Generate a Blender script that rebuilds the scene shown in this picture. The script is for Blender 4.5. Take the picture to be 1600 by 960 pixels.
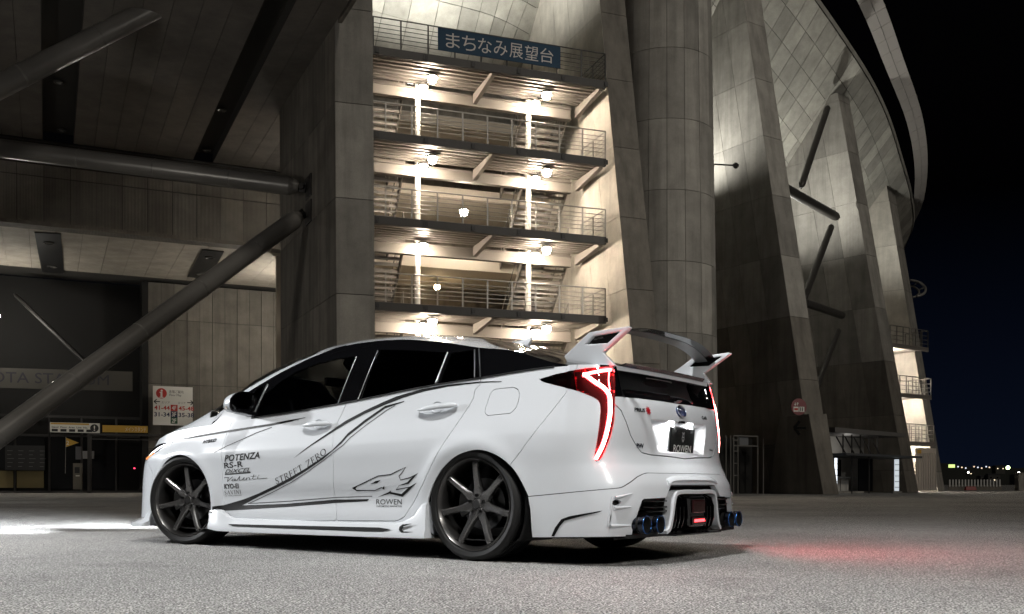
import bpy, bmesh, math, random
import numpy as np
from mathutils import Vector, Matrix, Euler
from mathutils.geometry import tessellate_polygon
R = math.radians
random.seed(7)
for o in list(bpy.data.objects): bpy.data.objects.remove(o)
SC = bpy.context.scene
COL = SC.collection

# ---------------------------------------------------------------- camera
cam_data = bpy.data.cameras.new('camera'); cam = bpy.data.objects.new('camera', cam_data); COL.objects.link(cam)
cam.location = (0, 0, .4373); cam.rotation_euler = (R(90), 0, 0)
cam_data.sensor_width = 36; cam_data.lens = 35.0; cam_data.shift_y = (757.33-480)/1600
cam_data.clip_start = .1; cam_data.clip_end = 3000
SC.camera = cam

# ---------------------------------------------------------------- night sky, distant flood light, exposure
world = bpy.data.worlds.new('World'); SC.world = world; world.use_nodes = True
_nt = world.node_tree; _bg = _nt.nodes['Background']
_sky = _nt.nodes.new('ShaderNodeTexSky'); _sky.sky_type = 'NISHITA'; _sky.sun_disc = False
_sky.sun_elevation = R(-5.0); _sky.sun_rotation = R(215); _sky.altitude = 50
_bg.inputs[1].default_value = .15; _nt.links.new(_sky.outputs[0], _bg.inputs[0])
# the town's glow low in the night air, the same all round the horizon
_tc = _nt.nodes.new('ShaderNodeTexCoord'); _sp = _nt.nodes.new('ShaderNodeSeparateXYZ'); _rp = _nt.nodes.new('ShaderNodeValToRGB'); _b2 = _nt.nodes.new('ShaderNodeBackground'); _ad = _nt.nodes.new('ShaderNodeAddShader')
_nt.links.new(_tc.outputs['Generated'], _sp.inputs[0]); _nt.links.new(_sp.outputs['Z'], _rp.inputs[0]); _nt.links.new(_rp.outputs[0], _b2.inputs[0])
_rp.color_ramp.elements[0].position = 0.; _rp.color_ramp.elements[0].color = (.0026, .0044, .0105, 1); _rp.color_ramp.elements[1].position = .26; _rp.color_ramp.elements[1].color = (.0001, .00016, .0004, 1)
_nt.links.new(_bg.outputs[0], _ad.inputs[0]); _nt.links.new(_b2.outputs[0], _ad.inputs[1]); _nt.links.new(_ad.outputs[0], _nt.nodes['World Output'].inputs[0])
SC.view_settings.view_transform = 'Standard'; SC.view_settings.look = 'None'
SC.view_settings.exposure = 0; SC.view_settings.gamma = 1
SC.cycles.use_denoising = True
SC.cycles.max_bounces = 8; SC.cycles.diffuse_bounces = 3; SC.cycles.glossy_bounces = 4
SC.cycles.transparent_max_bounces = 12; SC.cycles.sample_clamp_indirect = 4
SC.cycles.caustics_reflective = False; SC.cycles.caustics_refractive = False

def lamp(name, kind, loc, energy, color=(1, 1, 1), target=None, size=.3, spot=None, blend=.5):
    d = bpy.data.lights.new(name, kind); d.energy = energy; d.color = color
    if kind == 'AREA': d.shape = 'DISK'; d.size = size
    elif kind in ('POINT', 'SPOT'): d.shadow_soft_size = size
    if kind == 'SUN': d.angle = size
    if spot: d.spot_size = spot; d.spot_blend = blend
    o = bpy.data.objects.new(name, d); COL.objects.link(o); o.location = loc
    if target is not None:
        o.rotation_euler = (Vector(target)-Vector(loc)).to_track_quat('-Z', 'Y').to_euler()
    return o
distant_flood = lamp('distant_flood', 'SUN', (27, -45, 34), .42, (1, .92, .80), (0, 0, 0), R(3))  # sun lamp standing for the general light of distant car park floods
# out of view: fill spots added over the lens, to the left and right, and a flood lamp ahead of the car's nose
lamp('fill_spot', 'SPOT', (-1.0, 2.9, 7.6), 2300, (1, .99, .97), (-.4, 4.4, 0), .22, R(130), 1.)
lamp('fill_spot', 'SPOT', (3.6, -.6, 4.6), 800, (1, .985, .96), (1.2, 5.9, .4), .15, R(70), 1.)
lamp('flood_lamp', 'SPOT', (-7.9, 8.7, 2.3), 1800, (.97, .985, 1), (-.6, 6.9, .6), .10, R(60), .5)
lamp('fill_spot', 'SPOT', (-17.0, 12.0, 5.0), 2000, (1, .95, .87), (-14, 46, 7), 1.0, R(95), .8)
lamp('fill_spot', 'SPOT', (34.0, 9.0, 13.0), 12500, (1, .95, .86), (6, 44, 19), .6, R(66), 1.)
# ---------------------------------------------------------------- materials
MATS = {}
def mat(name, col=(.5, .5, .5), rough=.5, metal=0., coat=0., emit=None, estr=0., alpha=None, spec=.5, ior=1.5):
    if name in MATS: return MATS[name]
    m = bpy.data.materials.new(name); m.use_nodes = True
    b = m.node_tree.nodes['Principled BSDF']
    b.inputs['Base Color'].default_value = (*col, 1); b.inputs['Roughness'].default_value = rough
    b.inputs['Metallic'].default_value = metal; b.inputs['Coat Weight'].default_value = coat
    b.inputs['Coat Roughness'].default_value = .03; b.inputs['Specular IOR Level'].default_value = spec; b.inputs['IOR'].default_value = ior
    if emit: b.inputs['Emission Color'].default_value = (*emit, 1); b.inputs['Emission Strength'].default_value = estr
    MATS[name] = m
    return m
class NT:
    """small helper for node graphs"""
    def __init__(self, m):
        self.t = m.node_tree; self.n = self.t.nodes; self.l = self.t.links; self.b = self.n.get('Principled BSDF')
    def add(self, typ, ins=None, **kw):
        nd = self.n.new(typ)
        for k, v in kw.items(): setattr(nd, k, v)
        for k, v in (ins or {}).items():
            if hasattr(v, 'is_output') or isinstance(v, bpy.types.NodeSocket): self.l.new(v, nd.inputs[k])
            else: nd.inputs[k].default_value = v
        return nd
    def ramp(self, fac, stops):
        nd = self.n.new('ShaderNodeValToRGB'); self.l.new(fac, nd.inputs[0]); e = nd.color_ramp.elements
        while len(e) < len(stops): e.new(.5)
        for el, (p, c) in zip(e, stops):
            el.position = p; el.color = (c, c, c, 1) if isinstance(c, (int, float)) else (*c, 1)
        return nd
    def mix(self, fac, a, b, blend='MIX'):
        nd = self.n.new('ShaderNodeMix'); nd.data_type = 'RGBA'; nd.blend_type = blend
        for sock, v in ((nd.inputs[0], fac), (nd.inputs[6], a), (nd.inputs[7], b)):
            if isinstance(v, bpy.types.NodeSocket): self.l.new(v, sock)
            else: sock.default_value = v if isinstance(v, (int, float)) else (*v, 1)
        return nd.outputs[2]
    def bump(self, height, strength=.3, dist=.01):
        nd = self.add('ShaderNodeBump', {'Height': height, 'Strength': strength, 'Distance': dist})
        self.l.new(nd.outputs[0], self.b.inputs['Normal']); return nd

# ---------------------------------------------------------------- objects
def link(name, me, m=None, parent=None, loc=None):
    o = bpy.data.objects.new(name, me); COL.objects.link(o)
    if m is not None and me is not None:
        if not me.materials: me.materials.append(m)
    if parent is not None: o.parent = parent
    if loc is not None: o.location = loc
    return o
def tag(o, label, cat=None, group=None, kind=None):
    if label: o['label'] = label
    if cat: o['category'] = cat
    if group: o['group'] = group
    if kind: o['kind'] = kind
    return o
def thing(name, label, cat, loc=(0, 0, 0), rz=0, group=None):
    o = bpy.data.objects.new(name, None); COL.objects.link(o); o.location = loc; o.rotation_euler = (0, 0, rz); o.empty_display_size = .2
    return tag(o, label, cat, group)
def mesh(name, V, F, smooth=False, normals=None, angle=None):
    me = bpy.data.meshes.new(name)
    me.from_pydata([tuple(map(float, v)) for v in V], [], [tuple(map(int, f)) for f in F])
    me.update()
    if smooth or normals is not None: me.polygons.foreach_set('use_smooth', [True]*len(me.polygons))
    if angle is not None: me.set_sharp_from_angle(angle=R(angle))
    if normals is not None: me.normals_split_custom_set_from_vertices([tuple(map(float, n)) for n in normals])
    return me
def part(name, V, F, m, parent=None, **kw): return link(name, mesh(name, V, F, **kw), m, parent)

class MB:
    """collects simple solids into one mesh"""
    def __init__(self): self.V = []; self.F = []
    def add(self, V, F):
        k = len(self.V); self.V += [tuple(v) for v in V]; self.F += [tuple(i+k for i in f) for f in F]; return self
    def box(self, c, s, M=None):
        cx, cy, cz = c; sx, sy, sz = s[0]/2, s[1]/2, s[2]/2
        V = [Vector((cx+a*sx, cy+b*sy, cz+d*sz)) for a in (-1, 1) for b in (-1, 1) for d in (-1, 1)]
        if M is not None: V = [M @ v for v in V]
        return self.add(V, [(0, 1, 3, 2), (4, 6, 7, 5), (0, 4, 5, 1), (2, 3, 7, 6), (0, 2, 6, 4), (1, 5, 7, 3)])
    def hexa(self, P):           # 8 corners: bottom 4 ccw, top 4 ccw
        return self.add(P, [(3, 2, 1, 0), (4, 5, 6, 7), (0, 1, 5, 4), (1, 2, 6, 5), (2, 3, 7, 6), (3, 0, 4, 7)])
    def bar(self, a, b, w, h=None, up=(0, 0, 1)):
        """square bar from a to b, w across, h along up"""
        a, b = Vector(a), Vector(b); h = h or w; d = (b-a).normalized(); u = Vector(up); s = d.cross(u)
        if s.length < 1e-4: s = d.cross(Vector((1, 0, 0)))
        s.normalize(); u = s.cross(d).normalized()
        return self.hexa([a-s*w/2-u*h/2, a+s*w/2-u*h/2, b+s*w/2-u*h/2, b-s*w/2-u*h/2, a-s*w/2+u*h/2, a+s*w/2+u*h/2, b+s*w/2+u*h/2, b-s*w/2+u*h/2])
    def tube(self, path, r, n=10, cap=True):
        P = [Vector(p) for p in path]; rs = r if hasattr(r, '__len__') else [r]*len(P); k0 = len(self.V); prev = None
        for i, p in enumerate(P):
            d = (P[min(i+1, len(P)-1)]-P[max(i-1, 0)]).normalized()
            u = prev - d*prev.dot(d) if prev is not None else (Vector((0, 0, 1))-d*d.z if abs(d.z) < .9 else Vector((1, 0, 0))-d*d.x)
            u.normalize(); prev = u; s = d.cross(u)
            for k in range(n):
                a = 2*math.pi*k/n; self.V.append(tuple(p+(u*math.cos(a)+s*math.sin(a))*rs[i]))
        for i in range(len(P)-1):
            for k in range(n):
                a = k0+i*n+k; b = k0+i*n+(k+1) % n; self.F.append((a, b, b+n, a+n))
        if cap:
            self.F.append(tuple(k0+k for k in range(n))[::-1]); self.F.append(tuple(k0+(len(P)-1)*n+k for k in range(n)))
        return self
    def lathe(self, prof, n=32, axis='y', c=(0, 0, 0), closed=False):
        """prof: list of (radius, offset along axis)"""
        k0 = len(self.V)
        for r, h in prof:
            for k in range(n):
                a = 2*math.pi*k/n; p = (r*math.cos(a), h, r*math.sin(a)) if axis == 'y' else ((r*math.cos(a), r*math.sin(a), h) if axis == 'z' else (h, r*math.cos(a), r*math.sin(a)))
                self.V.append((p[0]+c[0], p[1]+c[1], p[2]+c[2]))
        m = len(prof)
        for i in range(m if closed else m-1):
            for k in range(n):
                a = k0+i*n+k; b = k0+i*n+(k+1) % n; a2 = k0+((i+1) % m)*n+k; b2 = k0+((i+1) % m)*n+(k+1) % n
                self.F.append((a, b, b2, a2))
        return self
    def prism(self, poly, ext):
        """polygon of 3-D points pushed along ext"""
        n = len(poly); A = [Vector(p) for p in poly]; B = [p+Vector(ext) for p in A]
        self.add(A+B, [tuple(range(n))[::-1], tuple(range(n, 2*n))]+[(i, (i+1) % n, n+(i+1) % n, n+i) for i in range(n)]); return self
    def build(self, name, m, parent=None, smooth=None, fix=True):
        me = bpy.data.meshes.new(name); me.from_pydata(self.V, [], self.F); me.update()
        if fix:
            b = bmesh.new(); b.from_mesh(me); bmesh.ops.recalc_face_normals(b, faces=b.faces); b.to_mesh(me); b.free()
        if smooth:
            me.polygons.foreach_set('use_smooth', [True]*len(me.polygons)); me.set_sharp_from_angle(angle=R(smooth))
        return link(name, me, m, parent)
def bevel(o, w, seg=2):
    md = o.modifiers.new('bevel', 'BEVEL'); md.width = w; md.segments = seg; md.limit_method = 'ANGLE'; md.angle_limit = R(35); md.harden_normals = False
    return o

# ---------------------------------------------------------------- lettering
def text_mesh2d(body, height=1.0, shear=0., bold=0., spacing=1.0, width=None):
    """(V2, F) of a line of text: baseline y=0, cap height = height, starts at x=0"""
    cu = bpy.data.curves.new('lettering', 'FONT'); cu.body = body; cu.size = 1; cu.shear = shear; cu.offset = bold; cu.space_character = spacing; cu.resolution_u = 3; cu.fill_mode = 'FRONT'
    o = bpy.data.objects.new('lettering', cu); COL.objects.link(o)
    dg = bpy.context.evaluated_depsgraph_get(); ev = o.evaluated_get(dg); me = bpy.data.meshes.new_from_object(ev)
    V = np.array([v.co[:2] for v in me.vertices]) if len(me.vertices) else np.zeros((0, 2)); F = [tuple(p.vertices) for p in me.polygons]
    bpy.data.objects.remove(o); bpy.data.curves.remove(cu); bpy.data.meshes.remove(me)
    if len(V):
        V[:, 0] -= V[:, 0].min(); ch = V[:, 1].max(); 
        V *= height/max(ch, 1e-6)
        if width: V[:, 0] *= width/V[:, 0].max()
    return V, F
def tess2d(V, F, mx):
    """triangles no longer than mx"""
    b = bmesh.new(); vs = [b.verts.new((v[0], v[1], 0)) for v in V]
    for f in F:
        try: b.faces.new([vs[i] for i in f])
        except ValueError: pass
    bmesh.ops.triangulate(b, faces=b.faces)
    for _ in range(6):
        es = [e for e in b.edges if e.calc_length() > mx]
        if not es: break
        bmesh.ops.subdivide_edges(b, edges=es, cuts=1); bmesh.ops.triangulate(b, faces=b.faces)
    b.verts.index_update()
    V = np.array([v.co[:2] for v in b.verts]); F = [tuple(v.index for v in f.verts) for f in b.faces]; b.free(); return V, F
def poly2d(pts):
    t = tessellate_polygon([[Vector((p[0], p[1], 0)) for p in pts]])
    return np.array(pts, float), [tuple(f) for f in t]
def flat_text(body, m, parent, origin, xdir, ydir, height, width=None, name='lettering', lift=.004, **kw):
    V, F = text_mesh2d(body, height, width=width, **kw)
    if not len(V): return None
    o_, xd, yd = Vector(origin), Vector(xdir).normalized(), Vector(ydir).normalized(); n = xd.cross(yd)
    return part(name, [o_+xd*v[0]+yd*v[1]+n*lift for v in V], F, m, parent)
def strokes2d(paths, w):
    """letters drawn as flat strokes"""
    V, F = [], []
    for path in paths:
        for a, b in zip(path[:-1], path[1:]):
            a, b = np.array(a, float), np.array(b, float); d = b-a; L = np.hypot(*d)
            if L < 1e-9: continue
            d /= L; n = np.array([-d[1], d[0]])*w/2; k = len(V); e = d*w*.35
            V += [a-n-e, b-n+e, b+n+e, a+n-e]; F.append((k, k+1, k+2, k+3))
    return np.array(V), F
# ---------------------------------------------------------------- curves
def pchip(xs, ys):
    xs = np.array(xs, float); ys = np.array(ys, float)
    if xs[0] > xs[-1]: xs = xs[::-1]; ys = ys[::-1]
    h = np.diff(xs); dl = np.diff(ys)/h
    m = np.zeros(len(xs))
    for i in range(1, len(xs)-1):
        if dl[i-1]*dl[i] > 0:
            w1 = 2*h[i]+h[i-1]; w2 = h[i]+2*h[i-1]
            m[i] = (w1+w2)/(w1/dl[i-1]+w2/dl[i])
    m[0] = dl[0]; m[-1] = dl[-1]
    def fn(x):
        x = np.clip(np.asarray(x, float), xs[0], xs[-1])
        i = np.clip(np.searchsorted(xs, x)-1, 0, len(xs)-2)
        t = (x-xs[i])/h[i]
        return (ys[i]*(2*t**3-3*t**2+1)+h[i]*m[i]*(t**3-2*t**2+t)
                + ys[i+1]*(-2*t**3+3*t**2)+h[i]*m[i+1]*(t**3-t**2))
    return fn

def catmull(P, n):
    """centripetal curve through the points P, resampled to n points of even length"""
    P = np.array(P, float)
    Q = np.vstack([2*P[0]-P[1], P, 2*P[-1]-P[-2]])
    out = []
    for i in range(1, len(Q)-2):
        p0, p1, p2, p3 = Q[i-1], Q[i], Q[i+1], Q[i+2]
        t0 = 0; t1 = t0+np.linalg.norm(p1-p0)**.5; t2 = t1+np.linalg.norm(p2-p1)**.5; t3 = t2+np.linalg.norm(p3-p2)**.5
        for t in np.linspace(t1, t2, 24, endpoint=False):
            a1 = (t1-t)/(t1-t0)*p0+(t-t0)/(t1-t0)*p1
            a2 = (t2-t)/(t2-t1)*p1+(t-t1)/(t2-t1)*p2
            a3 = (t3-t)/(t3-t2)*p2+(t-t2)/(t3-t2)*p3
            b1 = (t2-t)/(t2-t0)*a1+(t-t0)/(t2-t0)*a2
            b2 = (t3-t)/(t3-t1)*a2+(t-t1)/(t3-t1)*a3
            out.append((t2-t)/(t2-t1)*b1+(t-t1)/(t2-t1)*b2)
    out.append(P[-1]); out = np.array(out)
    L = np.concatenate([[0], np.cumsum(np.linalg.norm(np.diff(out, axis=0), axis=1))])
    s = np.linspace(0, L[-1], n)
    return np.stack([np.interp(s, L, out[:, k]) for k in range(out.shape[1])], 1), s

# ================================================================= ground
asphalt = mat('asphalt', (.05, .05, .05), .85)
n = NT(asphalt); tc = n.add('ShaderNodeTexCoord')
n1 = n.add('ShaderNodeTexNoise', {'Vector': tc.outputs['Object'], 'Scale': 115., 'Detail': 4., 'Roughness': .6})
n2 = n.add('ShaderNodeTexVoronoi', {'Vector': tc.outputs['Object'], 'Scale': 70.})
n3 = n.add('ShaderNodeTexNoise', {'Vector': tc.outputs['Object'], 'Scale': .35, 'Detail': 4.})
c1 = n.ramp(n1.outputs[0], [(.37, (.022, .022, .022)), (.50, (.20, .198, .193)), (.61, (.80, .79, .77))])
c2 = n.ramp(n2.outputs['Color'], [(.0, .45), (1., 1.5)])
c3 = n.ramp(n3.outputs[0], [(.3, .72), (.7, 1.25)])
c = n.mix(1., c1.outputs[0], c2.outputs[0], 'MULTIPLY'); c = n.mix(1., c, c3.outputs[0], 'MULTIPLY')
n4 = n.add('ShaderNodeTexNoise', {'Vector': tc.outputs['Object'], 'Scale': 1.7, 'Detail': 5., 'Roughness': .65, 'Distortion': .6}); c4 = n.ramp(n4.outputs[0], [(.30, .80), (.42, 1.), (.9, 1.05)])
c = n.mix(1., c, c4.outputs[0], 'MULTIPLY')
n.l.new(c, n.b.inputs['Base Color']); n.l.new(n.ramp(n1.outputs[0], [(.3, .9), (.8, .5)]).outputs[0], n.b.inputs['Roughness'])
n.bump(n1.outputs[0], .9, .008)
g = MB(); g.add([(-400, -60, 0), (400, -60, 0), (400, 1500, 0), (-400, 1500, 0)], [(0, 1, 2, 3)])
tag(g.build('ground', asphalt), 'grey asphalt car park surface reaching the stadium', kind='structure')
# ================================================================= materials of the place
def at(px, py, Y): return Vector(((px-800)/1555.6*Y, Y, .4373+(757.33-py)/1555.6*Y))
def concrete(name, col, streak=1., var=.25, rough=.8):
    m = mat(name, col, rough); n = NT(m); tc = n.add('ShaderNodeTexCoord'); ge = n.add('ShaderNodeNewGeometry'); oi = n.add('ShaderNodeObjectInfo')
    n1 = n.add('ShaderNodeTexNoise', {'Vector': ge.outputs['Position'], 'Scale': 1.1, 'Detail': 6., 'Roughness': .62})
    mp = n.add('ShaderNodeMapping', {'Vector': ge.outputs['Position'], 'Scale': (2.2, 2.2, .16)})
    n2 = n.add('ShaderNodeTexNoise', {'Vector': mp.outputs[0], 'Scale': 1.3, 'Detail': 5., 'Roughness': .6})
    n3 = n.add('ShaderNodeTexNoise', {'Vector': ge.outputs['Position'], 'Scale': 38., 'Detail': 2.})
    a = n.ramp(n1.outputs[0], [(.25, .72), (.75, 1.18)]); b = n.ramp(n2.outputs[0], [(.30, 1-.28*streak), (.55, 1.), (.8, 1.08)]); r = n.ramp(oi.outputs['Random'], [(0., 1-var), (1., 1+var*.7)]); d = n.ramp(n3.outputs[0], [(.3, .9), (.7, 1.07)])
    c = n.mix(1., col, a.outputs[0], 'MULTIPLY')
    for q in (b, r, d): c = n.mix(1., c, q.outputs[0], 'MULTIPLY')
    n.l.new(c, n.b.inputs['Base Color']); n.bump(n3.outputs[0], .15, .01); return m
conc = concrete('fair_faced_concrete', (.325, .310, .280)); conc_dark = concrete('stained_shaded_concrete', (.205, .188, .162), 1.2); conc_core = mat('joint_shadow_gap', (.045, .042, .038), .9)  # conc_dark carries shade in its colour, besides the streak stains
conc_tile = concrete('soffit_concrete', (.36, .35, .31), .5, .22); plank_m = concrete('ceiling_board', (.16, .146, .13), .4, .12); wall_m = concrete('ribbed_wall_panel', (.19, .175, .15), .8, .22)
_n = NT(wall_m); _ge = _n.add('ShaderNodeNewGeometry'); _mp = _n.add('ShaderNodeMapping', {'Vector': _ge.outputs['Position'], 'Rotation': (0, 0, R(-22))}); _wv = _n.add('ShaderNodeTexWave', {'Vector': _mp.outputs[0], 'Scale': 5.5, 'Distortion': 0.}); _n.bump(_wv.outputs[0], .5, .02)
steel_dark = mat('dark_painted_steel', (.055, .052, .05), .5, .3); steel_beige = mat('beige_painted_steel', (.27, .248, .225), .5, .1); galv = mat('galvanised_rail', (.34, .33, .31), .38, .7)
strut_m = mat('dark_strut_paint', (.045, .042, .038), .45, .2)
tube_m = mat('grey_tube_paint', (.17, .16, .145), .33, .2)
_n = NT(tube_m); _g = _n.add('ShaderNodeTexNoise', {'Scale': 3., 'Detail': 6.}); _n.l.new(_n.ramp(_g.outputs[0], [(.3, (.13, .124, .115)), (.7, (.26, .25, .235))]).outputs[0], _n.b.inputs['Base Color'])
white_board = mat('white_sign_board', (.72, .71, .66), .5); ink_black = mat('sign_ink_black', (.015, .015, .015), .6); ink_red = mat('sign_ink_red', (.45, .03, .02), .6); ink_navy = mat('sign_ink_navy', (.012, .018, .06), .6); ink_green = mat('sign_ink_green', (.02, .09, .04), .6)
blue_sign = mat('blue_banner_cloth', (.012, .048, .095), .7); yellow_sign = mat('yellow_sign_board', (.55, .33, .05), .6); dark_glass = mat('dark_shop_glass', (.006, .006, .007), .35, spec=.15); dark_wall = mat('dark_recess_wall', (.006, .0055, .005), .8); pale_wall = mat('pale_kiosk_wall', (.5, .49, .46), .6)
bulb_m = mat('lamp_bulb', (1, 1, 1), .5, emit=(1., .84, .66), estr=260.); bulb_far = mat('lamp_bulb_far', (1, 1, 1), .5, emit=(1., .88, .74), estr=700.); bulb_warm = mat('lamp_bulb_warm', (1, 1, 1), .5, emit=(1., .72, .40), estr=60.)
downlight_m = mat('downlight_glass', (.3, .3, .28), .1, .6)

def quad_panel(name, P, th, m, parent, gap=.012):
    """slab with outer face P (4 points, ccw from outside), th thick, edges drawn in by gap"""
    P = [Vector(p) for p in P]; c = sum(P, Vector())/4; u = ((P[1]-P[0])+(P[2]-P[3])).normalized(); v = ((P[3]-P[0])+(P[2]-P[1])).normalized(); n = u.cross(v).normalized()
    Q = [P[0]+u*gap+v*gap, P[1]-u*gap+v*gap, P[2]-u*gap-v*gap, P[3]+u*gap-v*gap]
    b = [q-n*th for q in Q]
    return part(name, b+Q, [(3, 2, 1, 0), (4, 5, 6, 7), (0, 1, 5, 4), (1, 2, 6, 5), (2, 3, 7, 6), (3, 0, 4, 7)], m, parent)

# ================================================================= big leaning concrete fins
def fin(label, b0, b1, z1, tang, rad, w, depth, joints, cols, m=None, topcut=None, side_m=None, pale=None):
    """front-left edge runs from b0 (z = 0) to b1 (z = z1); front face w wide along tang, flank goes depth back along rad"""
    m = m or conc; side_m = side_m or m
    t = Vector((*tang, 0)).normalized(); r = Vector((*rad, 0)).normalized(); b0 = Vector((*b0, 0)); b1 = Vector((*b1, z1))
    e = lambda z: b0+(b1-b0)*(z/z1)
    o = thing('concrete_fin', label, 'pillar', tuple(b0), 0, 'concrete fins carrying the stand')
    inv = lambda P: [Vector(p)-b0 for p in P]
    cb = MB(); i_ = .03; L0 = [e(0)+t*i_+r*i_, e(0)+t*(w-i_)+r*i_, e(0)+t*(w-i_)+r*depth, e(0)+t*i_+r*depth]; L1 = [e(z1)+t*i_+r*i_, e(z1)+t*(w-i_)+r*i_, e(z1)+t*(w-i_)+r*depth, e(z1)+t*i_+r*depth]
    cb.hexa(inv(L0+L1)); cb.build('core', conc_core, o)
    zs = [0]+[j for j in joints if 0 < j < z1-.3]+[z1]
    for za, zb in zip(zs[:-1], zs[1:]):
        quad_panel('panel', inv([e(za), e(za)+t*w, e(zb)+t*w, e(zb)]), .06, m if pale is None or za > pale else conc_dark, o)  # rows below pale take the darker concrete, shade put into the colour
        for k in range(cols):
            a, b = depth*k/cols, depth*(k+1)/cols
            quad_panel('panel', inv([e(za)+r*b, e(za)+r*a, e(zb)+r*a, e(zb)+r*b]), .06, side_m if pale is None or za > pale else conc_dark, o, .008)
            quad_panel('panel', inv([e(za)+t*w+r*a, e(za)+t*w+r*b, e(zb)+t*w+r*b, e(zb)+t*w+r*a]), .06, m, o, .008) if k < 3 else None
    return o
J = lambda z0, d: [z0+d*k for k in range(-8, 12) if z0+d*k > .5]
fin('square concrete pillar left of the lit stair tower, steel tubes pinned to it', (-5.36, 30.6), (-5.62, 31.25), 22, (1.15, .35), (-.424, .906), 1.20, 8.05, J(15.35, 3.0), 7, side_m=conc_dark)  # flank in darker concrete, its shade put into the colour
fin('concrete fin right of the lit stair tower with brightly lit flank', (5.0, 37.2), (3.18, 42.1), 26.5, (1.08, .42), (-.38, .925), 1.19, 8.5, J(16.9, 2.95), 6, m=conc_dark, side_m=concrete('lit_flank_concrete', (.56, .53, .47), .5, .1))  # front darkened as unlit, flank lightened as lamplit, both by colour
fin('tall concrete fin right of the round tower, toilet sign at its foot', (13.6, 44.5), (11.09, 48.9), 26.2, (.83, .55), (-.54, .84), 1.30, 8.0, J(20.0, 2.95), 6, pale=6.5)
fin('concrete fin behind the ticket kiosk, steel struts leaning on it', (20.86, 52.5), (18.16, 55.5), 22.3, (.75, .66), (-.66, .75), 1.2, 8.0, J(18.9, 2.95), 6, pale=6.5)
fin('farthest concrete fin at the right end with small lit balconies', (26.95, 63.0), (24.45, 65.0), 20.0, (.62, .78), (-.77, .63), 1.6, 7.0, J(16.0, 2.95), 5, side_m=MATS['lit_flank_concrete'])  # flank lightened in colour as lamplit
# splayed footing of the fin with the toilet sign
ft = MB(); p0, p1, p2, p3 = at(1287, 767, 43.4), at(1311, 767, 43.9), at(1292, 647, 44.6), at(1264, 647, 44.2)
ft.hexa([(p0.x, p0.y, 0), (p1.x, p1.y, 0), (p1.x-1.6, p1.y+3.0, 0), (p0.x-1.6, p0.y+3.0, 0), p3, p2, p2+Vector((-.9, 1.6, 0)), p3+Vector((-.9, 1.6, 0))])
tag(bevel(ft.build('pillar_footing', conc_dark), .03), 'sloping dark concrete footing between the kiosk and the toilet sign', 'footing')

# ---- round tower
rt = thing('round_tower', 'round concrete tower of tall curved panels between two fins', 'tower', (6.55, 43.2, 0))
cb = MB(); cb.lathe([(2.36, 0), (1.93, 27), (0, 27)], 48, axis='z'); cb.build('core', conc_core, rt, 40)
rz = lambda z: 2.40-.43*z/27
zs = [0, .8, 3.75, 6.7, 9.65, 12.6, 15.55, 18.5, 21.45, 24.4, 27]
for za, zb in zip(zs[:-1], zs[1:]):
    for k in range(18):
        a0 = 2*math.pi*k/18+.1; V = []; ga = .0045; n_ = 5
        for dr in (0, -.05):
            for z in (za+.01, zb-.01):
                for q in range(n_): a = a0+ga+(2*math.pi/18-2*ga)*q/(n_-1); rr = rz(z)+dr; V.append((rr*math.cos(a), rr*math.sin(a), z))
        F = [(q, q+1, n_+q+1, n_+q) for q in range(n_-1)]+[(2*n_+q, 3*n_+q, 3*n_+q+1, 2*n_+q+1) for q in range(n_-1)]
        F += [(0, n_, 3*n_, 2*n_), (n_-1, 3*n_-1, 4*n_-1, 2*n_-1)]+[(q, 2*n_+q, 2*n_+q+1, q+1) for q in range(n_-1)]+[(n_+q, n_+q+1, 3*n_+q+1, 3*n_+q) for q in range(n_-1)]
        part('panel', V, F, conc, rt, smooth=True, angle=30)

# ---- sloping underside of the stand
rim_c = [(-5.6, 37.3, 30.3), (-2.0, 39.0, 30.0), (3.4, 41.4, 29.5), (11.6, 48.0, 27.5), (18.8, 54.8, 24.0), (22.1, 59.2, 22.7), (25.2, 64.4, 21.2), (26.9, 67.2, 19.85), (28.25, 70.2, 18.7), (29.0, 74.0, 17.7)]
rim, rim_s = catmull(rim_c, 53)
rt_ = np.gradient(rim[:, :2], axis=0); rt_ /= np.linalg.norm(rt_, axis=1)[:, None]; rin = np.stack([-rt_[:, 1], rt_[:, 0]], 1)
so = thing('stand_soffit', 'sloping underside of the stand clad in square concrete panels', 'soffit', (0, 0, 0))
def soff(u, v):
    i = min(int(u), len(rim)-2); q = u-i; p = rim[i]*(1-q)+rim[i+1]*q; d = rin[i]*(1-q)+rin[i+1]*q; run = 9.0*v
    return Vector((p[0]+d[0]*run, p[1]+d[1]*run, p[2]-11.0*v+1.2*v*v))
NR = 11
rest = MB()
bk = MB()
for i in range(len(rim)-1):
    up_ = Vector((0, 0, .12))
    bk.add([soff(i, 0)+up_, soff(i+1, 0)+up_, soff(i+1, 1)+up_, soff(i, 1)+up_], [(0, 1, 2, 3)])
    for k in range(NR):
        Q = [soff(i, k/NR), soff(i+1, k/NR), soff(i+1, (k+1)/NR), soff(i, (k+1)/NR)]; c_ = sum(Q, Vector())/4
        # panels that the lower left, the fins' backs and the zenith hide are joined
        if c_.z/c_.y > .50 or (c_.x/c_.y < .03 and c_.z/c_.y < .425) or (.03 <= c_.x/c_.y < .20) or k > 8:
            u_ = (Q[1]-Q[0]).normalized()*.014; v_ = (Q[3]-Q[0]).normalized()*.014; q4 = [Q[0]+u_+v_, Q[1]-u_+v_, Q[2]-u_-v_, Q[3]+u_-v_]; rest.hexa(q4+[q+Vector((0, 0, .05)) for q in q4])
        else: quad_panel('soffit_panel', Q, -.05, conc_tile, so, .014)
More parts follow.
